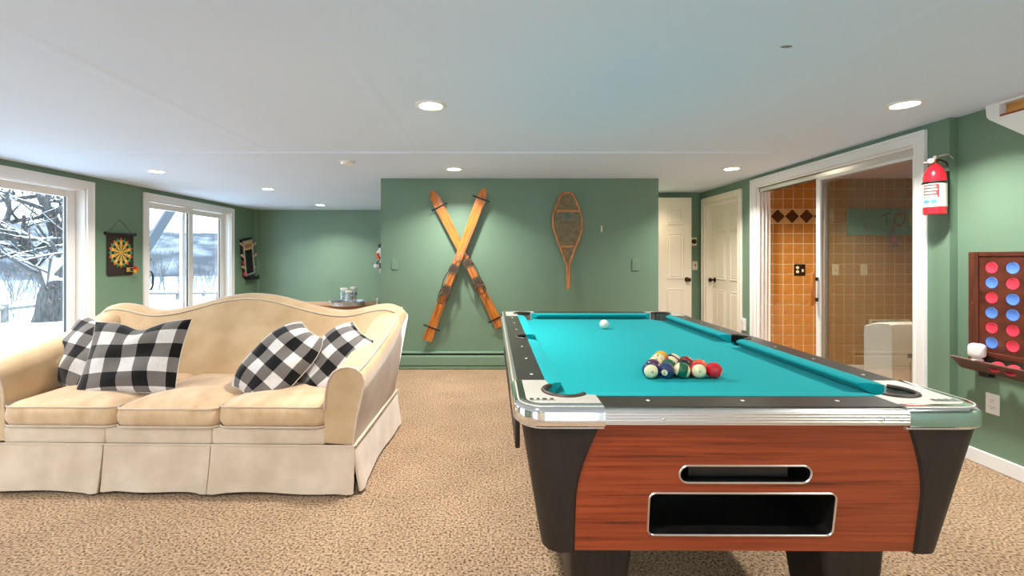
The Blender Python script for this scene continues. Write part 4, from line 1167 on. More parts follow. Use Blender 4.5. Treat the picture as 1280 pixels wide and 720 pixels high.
v = MB(); v.tube(dense([(.0, -.01, eh+.040), (.03, -.02, eh+.054), (.065, -.022, eh+.052), (.1, ey*0-.016, eh+.028)]), .0018, 5); v.build('pull_tie', M['white'], fe, 60)

# ================================================================== DISC GAME ON THE RIGHT WALL
M['walnut'] = wood('dark_walnut', C(98, 44, 26), C(66, 26, 15), (10, 1.2, 3), 4, .4, .1, C(34, 14, 9))
M['walnut_v'] = wood('dark_walnut_post', C(96, 46, 28), C(64, 28, 16), (10, 10, 1), 4, .4, .1, C(34, 14, 9))
XB = WRN-.055           # front of the board
yl = Yx(1210, XB)
zt_ = Z(315, yl); col0 = Yx(1238, XB+.006)
rowz = [Z(v, col0) for v in (334.6, 353.4, 372.2, 391.0, 409.7, 428.4)]
pitch_y = col0-Yx(1264.3, XB+.006)
NC = 7
yr = col0-(NC-1)*pitch_y-(yl-col0)
zb_ = rowz[-1]-.055
cg = thing('wall_disc_game', 'dark walnut four in a row wall game with blue and red discs', 'game board', (WRN, yl, zb_-.12))
G = lambda y: y-yl
g0 = zb_-.12
gt_, gb = zt_-g0, zb_-g0
postw = .052
for (a, b) in ((-postw, 0), (G(yr), G(yr)+postw)):
    MB().rbox(-.055, -.0, a, b, .0, gt_, .004).build('side_post', M['walnut_v'], cg)
MB().rbox(-.050, -.0, G(yr)+postw, -postw, gt_-.026, gt_, .004).build('top_rail', M['walnut'], cg)
MB().rbox(-.052, -.0, G(yr)+postw, -postw, gb-.03, gb, .004).build('bottom_rail', M['walnut'], cg)
# face with round holes
dr = 7.6*col0/F
loops = [[(G(yr)+postw, gb), (-postw, gb), (-postw, gt_-.026), (G(yr)+postw, gt_-.026)]]
for c_ in range(NC):
    for z_ in rowz:
        cy_ = G(col0-c_*pitch_y); loops.append([(cy_+dr*math.cos(-2*PI*k/20), z_-g0+dr*math.sin(-2*PI*k/20)) for k in range(20)])
pv = [[Vector((a, b, 0)) for a, b in lp] for lp in loops]; fp = [q for l_ in pv for q in l_]
tri = tessellate_polygon(pv)
mb = MB(); mb.add([(-.044, q.x, q.y) for q in fp], [tuple(t) for t in tri]); mb.add([(-.032, q.x, q.y) for q in fp], [tuple(t) for t in tri])
o_ = 0
for lp in loops:
    n_ = len(lp); mb.add([(-.044, a, b) for a, b in lp]+[(-.032, a, b) for a, b in lp], [(k, (k+1) % n_, n_+(k+1) % n_, n_+k) for k in range(n_)])
mb.build('game_face', M['walnut'], cg)
MB().box(-.008, 0, G(yr)+postw, -postw, gb, gt_-.026).build('game_back', M['walnut'], cg)
for (yy_, zz_) in ((-.026, gt_-.03), (-.026, gt_-.30)):
    MB().lathe([(.006, 0), (.006, .002), (0, .003)], 10, T(-.055, yy_, zz_) @ R(-PI/2, 'Y')).build('screw', M['brass'], cg)
# catch tray
ty0, ty1 = G(yr)-.03, .035
MB().prism([(-.055, .02), (-.120, .075), (-.126, .069), (-.064, .004), (-.055, .0)], ty0, ty1, 'y').build('tray_front', M['walnut'], cg)
MB().box(-.062, -.052, ty0, ty1, .0, .02).build('tray_floor', M['walnut'], cg)
MB().rbox(-.054, .0, -.052-.05, -.052, -.03, .02, .008).build('tray_bracket', M['black'], cg)
# discs
M['disc_red'] = mat('red_disc', C(222, 56, 76), .45); M['disc_blue'] = mat('blue_disc', C(88, 130, 206), .45)
dprof = [(0, -.007), (dr-.0012, -.007), (dr-.0012, .005), (dr-.003, .007), (dr-.006, .007), (dr-.008, .0055), (0, .0055)]
dme = {}
for nm in ('red', 'blue'):
    me = MB().lathe(dprof, 24).mesh('disc', 40); me.materials.append(M['disc_'+nm]); dme[nm] = me
pat = [['r', 'b', 'r', 'b', 'r', 'b'], ['b', 'r', 'b', 'b', 'r', 'r']]
for c_ in range(NC):
    for k in range(6):
        ch = pat[c_][k] if c_ < 2 else ('r' if (c_+k) % 2 else 'b')
        nm = 'red' if ch == 'r' else 'blue'
        o = place(nm+'_game_disc', dme[nm], None, (WRN-.036, col0-c_*pitch_y, rowz[k]), (0, -PI/2, 0))
        tag(o, '%s round game disc held in the dark wall board' % nm, 'game disc', '%s discs in the wall game' % nm)
for k, yy_ in enumerate((Yx(1244, WRN-.09), Yx(1264, WRN-.09))):
    o = place('red_game_disc', dme['red'], None, (WRN-.082, yy_, g0+.052), (0, -PI/2+.7, 0)); tag(o, 'loose red game disc lying in the tray of the wall board', 'game disc', 'loose discs in the game tray')
# small white gadget perched on the tray
gy = Yx(1223, WRN-.09)
wg = thing('white_gadget', 'small white rounded camera like gadget perched on the game tray', 'gadget', (WRN-.098, gy, g0+.070), .5)
MB().lathe([(.028, 0), (.028, .006), (.02, .010), (.012, .016), (0, .016)], 20).build('base', M['white'], wg, 40)
MB().rbox(-.032, .032, -.036, .036, .014, .096, .022, 4).build('body', M['white'], wg, 50)
MB().lathe([(.024, 0), (.024, .002), (0, .003)], 20, T(-.031, 0, .055) @ R(-PI/2, 'Y')).build('face', M['appliance'], wg, 40)
# outlet below
oy = Yx(1241.5, WRN)
plate('wall_outlet', 'white wall outlet below the disc game', 'outlet', (WRN, oy, Z(505, oy)), -PI/2, .072, .118, M['white'], 'outlet')

# ================================================================== LEFT WALL ITEMS
def on_l(u, v, d=0):
    y = Yx(u, WL+d); return (WL+d, y, Z(v, y))
# dartboard scroll : local x along +Y, local z up, local -y into the room
dc = on_l(150, 316)
yA, yB_ = on_l(132.5, 300)[1], on_l(165.5, 300)[1]
zA, zB_ = on_l(150, 292.5)[2], on_l(150, 344.5)[2]
dsw, dsh = yB_-yA, zA-zB_
db = thing('hanging_dartboard', 'black fabric scroll dartboard hanging from a cord on the green wall', 'dartboard', (WL, (yA+yB_)/2, zB_), PI/2)
M['felt'] = mat('dark_felt', C(34, 24, 18), .85, c2=C(46, 32, 24), scale=12)
M['db_yel'] = mat('board_yellow', C(226, 186, 84), .7); M['db_grn'] = mat('board_green', C(44, 150, 84), .7); M['db_org'] = mat('board_orange', C(226, 110, 46), .7); M['db_blk'] = mat('board_black', C(20, 18, 16), .7)
MB().prism(rrect(dsw, dsh, .03, 4, 0, dsh/2), -.012, -.008, 'y').build('fabric', M['felt'], db)
MB().tube([(-dsw/2-.01, -.016, dsh), (dsw/2+.01, -.016, dsh)], .012, 10).build('rod', M['black'], db, 40)
for sx in (-1, 1): MB().sphere((sx*(dsw/2+.022), -.016, dsh), .018, 12, 8).build('end_knob', M['black'], db, 60)
MB().tube([(-dsw/2+.01, -.014, dsh+.01), (0, -.004, dsh+.17), (dsw/2-.03, -.014, dsh+.01)], .0022, 5).build('cord', M['leather'], db)
cz = dc[2]-zB_; cxo = dc[1]-(yA+yB_)/2; rad = 16.5*dc[1]/F
def seg(r0, r1, a0, a1, y0, mb, n=3):
    pts = [(cxo+r0*math.cos(a0+(a1-a0)*k/n), cz+r0*math.sin(a0+(a1-a0)*k/n)) for k in range(n+1)]+[(cxo+r1*math.cos(a1-(a1-a0)*k/n), cz+r1*math.sin(a1-(a1-a0)*k/n)) for k in range(n+1)]
    mb.prism(pts, y0-.0008, y0, 'y')
mb = MB(); mb.lathe([(rad, 0), (rad, .001), (0, .001)], 48, T(cxo, -.012, cz) @ R(PI/2, 'X')); tag(mb.build('target_face', M['db_yel'], db), 'yellow target print')
B, Gn, Og = MB(), MB(), MB()
for k in range(20):
    a0 = 2*PI*(k-.5)/20; a1 = 2*PI*(k+.5)/20; g_ = .02
    if k % 2 == 0:
        seg(rad*.12, rad*.50, a0+.04, a1-.04, -.0132, B); seg(rad*.62, rad*.86, a0, a1, -.0132, B)
    seg(rad*.88, rad*1.0, a0, a1, -.0134, Gn if k % 2 == 0 else Og); seg(rad*.52, rad*.60, a0, a1, -.0134, Og if k % 2 else Gn)
    am = (a0+a1)/2
    MBx = MB()
    (Og if k % 2 else Gn).lathe([(.009, 0), (.009, .001), (0, .001)], 8, T(cxo+rad*1.07*math.cos(am), -.0125, cz+rad*1.07*math.sin(am)) @ R(PI/2, 'X'))
Og.lathe([(rad*.07, 0), (rad*.07, .0012), (0, .0012)], 16, T(cxo, -.0132, cz) @ R(PI/2, 'X'))
for b_, nm, mm in ((B, 'black_segments', 'db_blk'), (Gn, 'green_segments', 'db_grn'), (Og, 'orange_segments', 'db_org')): tag(b_.build(nm, M[mm], db), kind='stuff')
# darts stuck at the lower corner
dpos = on_l(158, 337)
M['dart_red'] = mat('dart_red', C(214, 40, 30), .4); M['dart_yel'] = mat('dart_yellow', C(246, 190, 30), .4); M['dart_org'] = mat('dart_orange', C(240, 110, 30), .4)
pad_ = thing('dart_block', 'small patterned magnet block on the lower corner of the dartboard scroll', 'dart holder', (WL+.0125, dpos[1], dpos[2]), PI/2)
MB().rbox(-.032, .032, -.012, 0, -.034, .034, .003).build('block', M['felt'], pad_)
mb = MB()
for i in range(3):
    for j in range(3): mb.rbox(-.026+.018*i, -.012+.018*i, -.014, -.011, -.026+.018*j, -.012+.018*j, .001, 1)
mb.build('block_pattern', M['db_yel'], pad_)
for k, (dy, dz, mm, nm) in enumerate(((.0, .022, 'dart_red', 'red'), (.0, -.022, 'dart_yel', 'yellow'), (.044, .0, 'dart_org', 'orange'))):
    d_ = thing('dart', '%s flighted dart stuck in the block on the dartboard scroll' % nm, 'dart', (WL+(.027 if dy < .04 else .013), dpos[1]+dy, dpos[2]+dz), group='darts on the scroll dartboard', rot=(0, PI/2, .15))
    MB().lathe([(.001, 0), (.002, .01), (.005, .02), (.0055, .035), (.003, .04), (.0025, .06)], 10).build('barrel', M['steel'], d_, 40)
    fl_ = MB()
    for a in range(4): fl_.prism([(0, .045), (.018, .055), (.020, .082), (0, .086)], -.0006, .0006, 'y', R(a*PI/2, 'Z'))
    fl_.build('flight', M[mm], d_)
# tilted peg game near the corner
gp = on_l(310.5, 322, .03)
pgx = thing('peg_game', 'black wall game panel with light pegs and a tray, hung askew near the corner', 'wall game', (WL, gp[1], gp[2]-.36), rot=(0, 0, PI/2))
M['pale_wood'] = wood('pale_peg', C(226, 190, 140), C(204, 162, 108), (6, 6, 2), 4, .5)
tilt = R(-.16, 'Y')       # askew in the wall plane
Q = T(0, 0, .36) @ tilt
gw, gh = .30, .62
MB().rbox(-gw/2-.03, gw/2+.03, -.03, 0, -gh/2-.02, gh/2+.03, .004, Mx=Q).build('back_board', M['black'], pgx)
fr_ = MB()
for (a, b, c_, e) in ((-gw/2, -gw/2+.02, -gh/2, gh/2), (gw/2-.02, gw/2, -gh/2, gh/2), (-gw/2+.02, gw/2-.02, gh/2-.02, gh/2), (-gw/2+.02, gw/2-.02, -gh/2, -gh/2+.03)):
    fr_.rbox(a, b, -.05, -.03, c_, e, .003, Mx=Q)
fr_.build('frame', M['galv'], pgx)
MB().box(-gw/2+.02, gw/2-.02, -.036, -.03, -gh/2+.03, gh/2-.02, Q).build('face', M['blackgloss'], pgx)
hd_ = MB().rbox(-gw/2+.02, gw/2-.02, -.048, -.036, gh/2-.17, gh/2-.02, .003, Mx=Q).build('header', M['pale_wood'], pgx)
mb = MB()
for k in range(5): mb.box(-.105+.045*k, -.078+.045*k, -.050, -.0475, gh/2-.13, gh/2-.06-.012*(k % 2), Q)
mb.build('header_marks', mat('brown_print', C(150, 84, 48), .6), hd_)
for sx in (-1, 1):
    for zz in (.20, .0, -.20):
        zz2 = zz+(.05 if sx < 0 else .0)
        MB().tube([Q @ Vector((sx*(gw/2-.0), -.03, zz2-.015)), Q @ Vector((sx*(gw/2+.06), -.045, zz2+.005)), Q @ Vector((sx*(gw/2+.085), -.05, zz2+.03))], [.016, .015, .022], 8).build('peg', M['pale_wood'], pgx, 50)
for zz in (-.06, -.26): MB().rbox(-gw/2-.045, -gw/2-.01, -.05, -.02, zz-.03, zz+.03, .006, Mx=Q).build('red_tab', M['disc_red'], pgx)
tr_ = MB(); Qt = T(.09, 0, .03)
tr_.rbox(-.15, .15, -.10, 0, -.06, -.045, .003, Mx=Qt); tr_.rbox(-.15, .15, -.105, -.095, -.06, .0, .003, Mx=Qt)
tr_.rbox(-.155, -.145, -.10, 0, -.06, .02, .003, Mx=Qt); tr_.rbox(.145, .155, -.10, 0, -.06, .02, .003, Mx=Qt); tr_.rbox(-.15, .15, -.012, 0, -.06, .06, .003, Mx=Qt)
tr_.build('catch_tray', M['black'], pgx)
rnd = random.Random(5)
for i in range(7):
    for j in range(2):
        MB().lathe([(.016, 0), (.018, .006), (.016, .034), (0, .036)], 9, Qt @ T(-.12+.04*i, -.075+.035*j, -.044) @ R(.3*rnd.uniform(-1, 1), 'X')).build('cork', M['pale_wood'], pgx, 50)

# skier ornament on the alcove side of the partition
sy_ = 5.16
so_ = thing('skier_ornament', 'small white and orange skier ornament hung at the alcove edge', 'ornament', (XC0, sy_, Z(344, sy_)), 0)
so_.scale = (.85, .7, .62)
M['orn_w'] = mat('ornament_white', C(240, 240, 238), .5); M['orn_o'] = mat('ornament_orange', C(232, 96, 44), .5); M['orn_k'] = mat('ornament_dark', C(48, 46, 52), .5)
MB().sphere((-.05, 0, .54), .05, 12, 8, (1, .8, .9)).build('head', M['orn_k'], so_, 60)
MB().tube([(-.045, 0, .50), (-.06, 0, .42), (-.05, 0, .30), (-.04, 0, .22)], [.03, .055, .05, .035], 10).build('body', M['orn_w'], so_, 60)
MB().tube([(-.07, -.02, .42), (-.095, -.04, .36), (-.06, -.06, .30)], [.025, .03, .022], 8).build('sleeve', M['orn_o'], so_, 60)
MB().tube([(-.02, -.02, .36), (-.09, -.05, .24), (-.10, -.05, .20)], .010, 6).build('pole', M['orn_k'], so_, 60)
MB().sphere((-.105, -.03, .17), .045, 12, 8).build('glove', M['orn_w'], so_, 60)
MB().tube([(-.04, 0, .24), (-.06, 0, .16), (-.05, 0, .10)], [.035, .04, .03], 8).build('leg', M['orn_k'], so_, 60)
MB().tube([(-.06, -.02, .13), (-.055, -.02, .05), (-.015, -.02, .0)], [.03, .035, .012], 8, flat=.5).build('ski', M['orn_w'], so_, 60)
MB().tube([(-.03, 0, .60), (0, 0, .66)], .004, 5).build('hanger', M['orn_k'], so_)

# ================================================================== CONSOLE TABLE, TRAY, JARS
M['table_wood'] = wood('console_wood', C(176, 118, 74), C(146, 90, 52), (1.5, 12, 12), 3, .35, .2)
TZ = .66; cy1 = Yz(376.8, TZ); cx0_ = X(384, cy1); cxl = cx0_-.1; cxr = XC0-.02
ct = thing('console_table', 'brown wooden console table behind the sofa', 'table', ((cxl+cxr)/2, cy1-.23, 0))
hw_ = (cxr-cxl)/2
MB().rbox(-hw_, hw_, -.23, .23, TZ-.03, TZ, .006).build('table_top', M['table_wood'], ct)
MB().box(-hw_+.04, hw_-.04, -.19, .19, TZ-.11, TZ-.03).build('apron', M['table_wood'], ct)
for sx in (-1, 1):
    for sy2 in (-1, 1):
        MB().loft([[(sx*(hw_-.06)+a*f, sy2*.18+b*f, zz) for a, b in ((-.025, -.025), (.025, -.025), (.025, .025), (-.025, .025))] for zz, f in ((0, .7), (TZ-.03, 1))]).build('leg', M['table_wood'], ct)
ty_ = Yz(381.3, TZ)
tr0 = thing('galvanised_tray', 'round galvanised metal tray on the console table behind the sofa', 'tray', (X(435, ty_), ty_, TZ))
tr_r = 20.5*ty_/F; 
MB().lathe([(tr_r*.97, 0), (tr_r, .004), (tr_r*1.01, .045), (tr_r*1.03, .05), (tr_r*.99, .048), (tr_r*.97, .006), (0, .005)], 40).build('tray_pan', M['galv'], tr0, 40)
for sx in (-1, 1):
    MB().tube([(sx*tr_r*1.0, -.03, .035), (sx*(tr_r+.025), -.02, .05), (sx*(tr_r+.025), .02, .05), (sx*tr_r*1.0, .03, .035)], .004, 6).build('tray_handle', M['galv'], tr0, 50)
cand = [C(214, 60, 60), C(60, 60, 120), C(70, 150, 60), C(240, 200, 60), C(240, 150, 160), C(40, 40, 44)]
cm_ = [mat('candy_%d' % i, c_, .4) for i, c_ in enumerate(cand)]
def jar(label, x, y, r_, h_, fill, seed):
    o = thing('glass_jar', label, 'jar', (x, y, TZ+.0055), group='jars on the galvanised tray')
    MB().lathe([(r_*.9, 0), (r_, .01), (r_, h_*.62), (r_*.78, h_*.78), (r_*.72, h_*.85), (r_*.72, h_*.9)], 24).build('jar_body', M['jar_glass'], o, 40)
    MB().lathe([(r_*.80, h_*.88), (r_*.84, h_*.89), (r_*.84, h_*.985), (r_*.78, h_), (0, h_)], 24).build('jar_lid', mat('white_lid', C(236, 228, 214), .4), o, 40)
    rr = random.Random(seed); zz = .012
    while zz < h_*fill:
        for k in range(4):
            a = rr.uniform(0, 6.28); q = r_*.62*rr.uniform(.6, 1)
            MB().sphere((q*math.cos(a), q*math.sin(a), zz+.008), .014, 8, 6).build('sweet', rr.choice(cm_), o, 60)
        zz += .026
jy = ty_
jar('clear glass jar nearly empty on the galvanised tray', X(430, jy-.02), jy-.02, .05, .195, .08, 1)
jar('clear glass jar with pale lid in the middle of the tray', X(437.0, jy-.06)+.0, jy-.10, .046, .17, .10, 4)
jar('glass jar filled with colourful sweets on the galvanised tray', X(442.5, jy+.03), jy+.03, .05, .205, .62, 2)
wf = thing('white_figurine', 'tiny white figurine at the end of the console table', 'figurine', (X(472.0, 5.28), 5.28, TZ))
MB().lathe([(.02, 0), (.022, .004), (.012, .02), (.010, .045), (.016, .06), (.012, .075), (0, .08)], 14).build('figure', M['white'], wf, 50)
MB().tube([(.0, 0, .04), (.014, 0, .06), (.02, 0, .08)], .004, 6).build('arm', M['white'], wf, 50)

# ================================================================== CEILING FIXTURES
M['lens'] = emit('lamp_lens', (1.0, .86, .66, 1), 14)
M['ring'] = mat('lamp_ring', C(240, 238, 234), .5)
def ceil_pt(u, v):
    y = (CEIL-CH)*F/(HV-v); return X(u, y), y
can = thing('ceiling_light', 'round recessed ceiling light with a warm glowing lens', 'ceiling light', (0, 0, CEIL), group='recessed ceiling lights')
MB().lathe([(.064, 0), (.088, 0), (.088, -.003), (.080, -.007), (.066, -.008), (.064, -.004)], 36).build('trim_ring', M['ring'], can, 40)
MB().lathe([(0, -.0045), (.064, -.0045), (.064, -.001), (0, -.001)], 36).build('lens', M['lens'], can)
ld = bpy.data.lights.new('lamp', 'AREA'); ld.shape = 'DISK'; ld.size = .12; ld.energy = LAMP_POWER; ld.color = LAMP_COL; ld.spread = math.radians(128)
lo2 = bpy.data.objects.new('lamp', ld); col.objects.link(lo2); lo2.parent = can; lo2.location = (0, 0, -.010)
CANS = ['lit recessed ceiling light in the open ceiling between sofa and pool table', 'lit recessed ceiling light beside the fire extinguisher wall', 'lit recessed ceiling light close above the crossed skis',
        'lit recessed ceiling light between pool table and the passage doors', 'lit recessed ceiling light near the hanging dartboard', 'lit recessed ceiling light in front of the alcove patio door', 'lit recessed ceiling light washing the alcove back wall']
spots = [ceil_pt(538.5, 131.5), ceil_pt(1131, 130), ceil_pt(567.5, 211), ceil_pt(914.5, 210.5), ceil_pt(196, 213.8), ceil_pt(335, 236), ceil_pt(400.5, 256), (2.31, .55), (-.33, .55), (-3.2, 2.55), (-3.2, .55), (2.31, -1.5), (-.33, -1.5), (-3.2, -1.5)]
for i, (x_, y_) in enumerate(spots):
    o = can if i == 0 else copy_tree(can)
    o.location = (x_, y_, CEIL)
    if i < 7: o['label'] = CANS[i]
    else: o['label'] = 'added unseen recessed ceiling light in the part of the room opposite the skis'  # extra lights added out of view to help light the room
hx_, hy_ = (X(845, 5.55), 5.55)
def own_lamp(o_, e_, c_):
    for ch in o_.children:
        if ch.type == 'LIGHT': ch.data = ch.data.copy(); ch.data.energy = e_; ch.data.color = c_
o = copy_tree(can); own_lamp(o, 3.4, (1, .84, .66)); o.location = (1.955, 5.62, CEIL); o['label'] = 'added hidden ceiling light over the door passage'; del o['group']  # added lamp, kept out of sight behind the partition, lights the passage
o = copy_tree(can); own_lamp(o, 13, (1, .86, .66)); o.location = (3.6, 3.9, CEIL-.005); o['label'] = 'recessed ceiling light inside the tiled room'; del o['group']
x_, y_ = ceil_pt(434, 202)
sd_ = thing('smoke_detector', 'small round white smoke detector on the ceiling', 'smoke detector', (x_, y_, CEIL))
MB().lathe([(.062, 0), (.062, -.012), (.052, -.028), (.03, -.032), (0, -.032)], 32).build('detector_body', M['white'], sd_, 40)
MB().lathe([(.078, 0), (.078, -.004), (.06, -.005)], 32).build('mount_plate', M['white'], sd_, 40)

# ================================================================== OUTSIDE
M['snow'] = mat('snow', C(236, 239, 244), .8, c2=C(222, 227, 234), scale=.6, bump=.3, bscale=2, bdist=.05)
def bark(name, c, c2, thr=.45):
    """bark with snow lying on the upward sides"""
    m, nt, p = new_mat(name); p.inputs['Roughness'].default_value = .9
    tc = nt.nodes.new('ShaderNodeTexCoord'); mp = nt.nodes.new('ShaderNodeMapping'); mp.inputs['Scale'].default_value = (9, 9, 2); nt.links.new(tc.outputs['Object'], mp.inputs[0])
    n = nt.nodes.new('ShaderNodeTexNoise'); n.inputs['Scale'].default_value = 3; n.inputs['Detail'].default_value = 6; nt.links.new(mp.outputs[0], n.inputs['Vector'])
    r = nt.nodes.new('ShaderNodeValToRGB'); r.color_ramp.elements[0].color = c; r.color_ramp.elements[1].color = c2; r.color_ramp.elements[0].position = .35; r.color_ramp.elements[1].position = .65
    nt.links.new(n.outputs['Fac'], r.inputs[0])
    g = nt.nodes.new('ShaderNodeNewGeometry'); s = nt.nodes.new('ShaderNodeSeparateXYZ'); nt.links.new(g.outputs['Normal'], s.inputs[0])
    mr = nt.nodes.new('ShaderNodeMapRange'); mr.inputs['From Min'].default_value = thr-.1; mr.inputs['From Max'].default_value = thr+.1; nt.links.new(s.outputs[2], mr.inputs['Value'])
    mx = nt.nodes.new('ShaderNodeMix'); mx.data_type = 'RGBA'; nt.links.new(mr.outputs[0], mx.inputs['Factor']); nt.links.new(r.outputs[0], mx.inputs['A']); mx.inputs['B'].default_value = C(244, 246, 250)
    nt.links.new(mx.outputs['Result'], p.inputs['Base Color'])
    b = nt.nodes.new('ShaderNodeBump'); b.inputs['Strength'].default_value = .8; b.inputs['Distance'].default_value = .03; nt.links.new(n.outputs['Fac'], b.inputs['Height']); nt.links.new(b.outputs[0], p.inputs['Normal'])
    return m
M['bark'] = bark('snowy_bark', C(54, 51, 49), C(92, 87, 84))
M['twig'] = bark('twig_bark', C(60, 58, 58), C(92, 89, 89), .75)
# snow field: near terrace, then a slope to the lake
gx0, gx1 = -60, WL-TH-.02
MB().box(WL-TH-.02, 12, -30, YF-TH-.02, -.3, -.1).build('snow_terrace', M['snow']); tag(bpy.data.objects['snow_terrace'], 'snow covered terrace outside the cream wall', 'snow', kind='structure')
rnd = random.Random(11)
verts = []; faces = []; NX, NY = 60, 60
for j in range(NY+1):
    for i in range(NX+1):
        t = i/NX; xx = gx1-(abs(gx0-gx1))*t**1.7; yy_ = -25+95*j/NY
        d = max(0, -xx-9.5)+max(0, yy_-17)*.6
        zz = -.12-.10*min(d, 6)-.02*d**1.2+.05*math.sin(xx*1.3+yy_*.7)*math.sin(yy_*.9-xx*.4)
        if xx > -6: zz = min(zz, -.08)
        verts.append((xx, yy_, zz))
for j in range(NY):
    for i in range(NX):
        a = j*(NX+1)+i; faces.append((a, a+NX+1, a+NX+2, a+1))
mb = MB(); mb.add(verts, faces); gs = mb.build('snow_ground', M['snow'], None, 60); tag(gs, 'snow covered yard outside the patio doors', 'snow', kind='structure')
M['lake'] = mat('frozen_lake', C(160, 166, 174), .7, c2=C(146, 152, 160), scale=.02)
lk = MB().box(-900, -25, -100, 900, -7.2, -7.0).build('frozen_lake', M['lake']); tag(lk, 'pale frozen lake below the yard', 'lake', kind='structure')
# far hills
M['hill'] = mat('wooded_hill', C(58, 62, 70), .95, c2=C(120, 125, 134), scale=.08, detail=8, lo=.42, hi=.64, stretch=(1, 1, 2.2))
def hill(dist, h0, amp, seed, a0, a1, name, label):
    rr = random.Random(seed); ph = [rr.uniform(0, 6) for _ in range(5)]; n = 90; secs = []
    for i in range(n+1):
        a = math.radians(a0+(a1-a0)*i/n)
        h = h0+amp*(math.sin(i*.09+ph[0])+.5*math.sin(i*.21+ph[1])+.25*math.sin(i*.5+ph[2])+.12*math.sin(i*1.1+ph[3]))
        cs, sn = -math.sin(a), math.cos(a)
        secs.append([(cs*dist, sn*dist, -7.1), (cs*dist*1.06, sn*dist*1.06, -7.1+(h+7)*.55), (cs*dist*1.14, sn*dist*1.14, h), (cs*dist*1.3, sn*dist*1.3, h*.6), (cs*dist*1.4, sn*dist*1.4, -7.1)])
    o = MB().loft(secs).build(name, M['hill'], None, 60); return tag(o, label, 'hill', kind='structure')
hill(230, 10, 2.2, 3, -5, 100, 'near_hill', 'grey wooded hillside beyond the frozen lake')
hill(420, 30, 7, 8, -5, 100, 'far_hill', 'paler wooded ridge behind the nearer hill')

# trees
def grow(mb, p, d, ln, r_, depth, rr, spread=.6, up=.15, kids=3, segs=4, minr=.004):
    pts = [p.copy()]; rad_ = [r_]; cur = p.copy(); dd_ = d.copy()
    for k in range(segs):
        dd_ = (dd_+Vector((rr.uniform(-1, 1), rr.uniform(-1, 1), rr.uniform(-1, 1)+up))*.16).normalized()
        cur = cur+dd_*(ln/segs); pts.append(cur.copy()); rad_.append(max(minr, r_*(1-.5*(k+1)/segs)))
    mb.tube(pts, rad_, 6 if r_ > .05 else (5 if r_ > .02 else 3))
    if depth <= 0: return
    for k in range(kids):
        t = .3+.7*(k+rr.random())/kids; idx = min(segs, max(1, int(t*segs)))
        ax = Vector((rr.uniform(-1, 1), rr.uniform(-1, 1), rr.uniform(-.2, .8))).normalized()
        nd = (dd_*(1-spread)+ax*spread).normalized()
        grow(mb, pts[idx], nd, ln*rr.uniform(.55, .8), rad_[idx]*.62, depth-1, rr, spread, up, kids, segs, minr)
def big_tree():
    yb_ = Yz(408, -.25); base = Vector((X(66, yb_), yb_, -.3))
    r = thing('snowy_tree', 'big leaning bare tree with snow on its limbs outside the patio door', 'tree', base)
    rr = random.Random(21); s = yb_/F
    def px(u, v, dy=0):
        y = yb_+dy; return Vector((X(u, y), y, Z(v, y)))-base
    mb = MB()
    trunk = [px(62, 412), px(64, 392), px(66, 370), px(72, 352)]
    mb.tube(trunk, [.34, .27, .25, .22], 12)
    limbs = [([(70, 360), (52, 332), (36, 312), (14, 290), (-14, 268), (-60, 240)], .19), ([(72, 356), (74, 320), (70, 288), (60, 262), (50, 240), (36, 205), (30, 160)], .17), ([(72, 350), (96, 320), (116, 290), (140, 240), (150, 200)], .13)]
    for L_, r0 in limbs:
        P = [px(u, v, .25*math.sin(i*1.7+r0*30)) for i, (u, v) in enumerate(L_)]
        mb.tube(P, [r0*(1-.13*i) for i in range(len(P))], 9)
    trunk_o = mb.build('trunk', M['bark'], r, 60)
    mb = MB()
    for L_, r0 in limbs:
        P = [px(u, v, .25*math.sin(i*1.7+r0*30)) for i, (u, v) in enumerate(L_)]
        for i in range(1, len(P)):
            for k in range(3):
                t = rr.random(); q = P[i-1]+(P[i]-P[i-1])*t
                dr_ = Vector((rr.uniform(-1, 1), rr.uniform(-1, .6), rr.uniform(-.35, .7))).normalized()
                grow(mb, q, dr_, rr.uniform(.8, 1.6), r0*.30, 2, rr, .55, .1, 3, 4, .007)
    mb.build('branches', M['bark'], r, 60)
    lv = MB()
    for k in range(150):
        q = px(rr.uniform(-10, 85), rr.uniform(268, 380), rr.uniform(-.8, .5)); a = rr.uniform(0, 6)
        lv.add([(q.x, q.y, q.z), (q.x+.035*math.cos(a), q.y, q.z+.035*math.sin(a)), (q.x+.02, q.y+.03, q.z-.035)], [(0, 1, 2)])
    tag(lv.build('dead_leaves', mat('dead_leaf', C(150, 112, 86), .8), r), kind='stuff')
big_tree()
def bare_mesh(seed, h, r_, kids=3, depth=3):
    rr = random.Random(seed); mb = MB()
    grow(mb, Vector((0, 0, 0)), Vector((rr.uniform(-.15, .15), rr.uniform(-.15, .15), 1)).normalized(), h, r_, depth, rr, .44, .45, kids, 5, .006)
    me = mb.mesh('bare_tree'); me.materials.append(M['twig']); return me
tms = [bare_mesh(31+i, 1.5+.2*i, .024+.005*i, 4, 3) for i in range(5)]
rr = random.Random(77)
def groundz(xx, yy_):
    d = max(0, -xx-9.5)+max(0, yy_-17)*.6
    return -.12-.10*min(d, 6)-.02*d**1.2-.15
placed = []
wid = [max(max(abs(v.co.x), abs(v.co.y)) for v in m_.vertices) for m_ in tms]
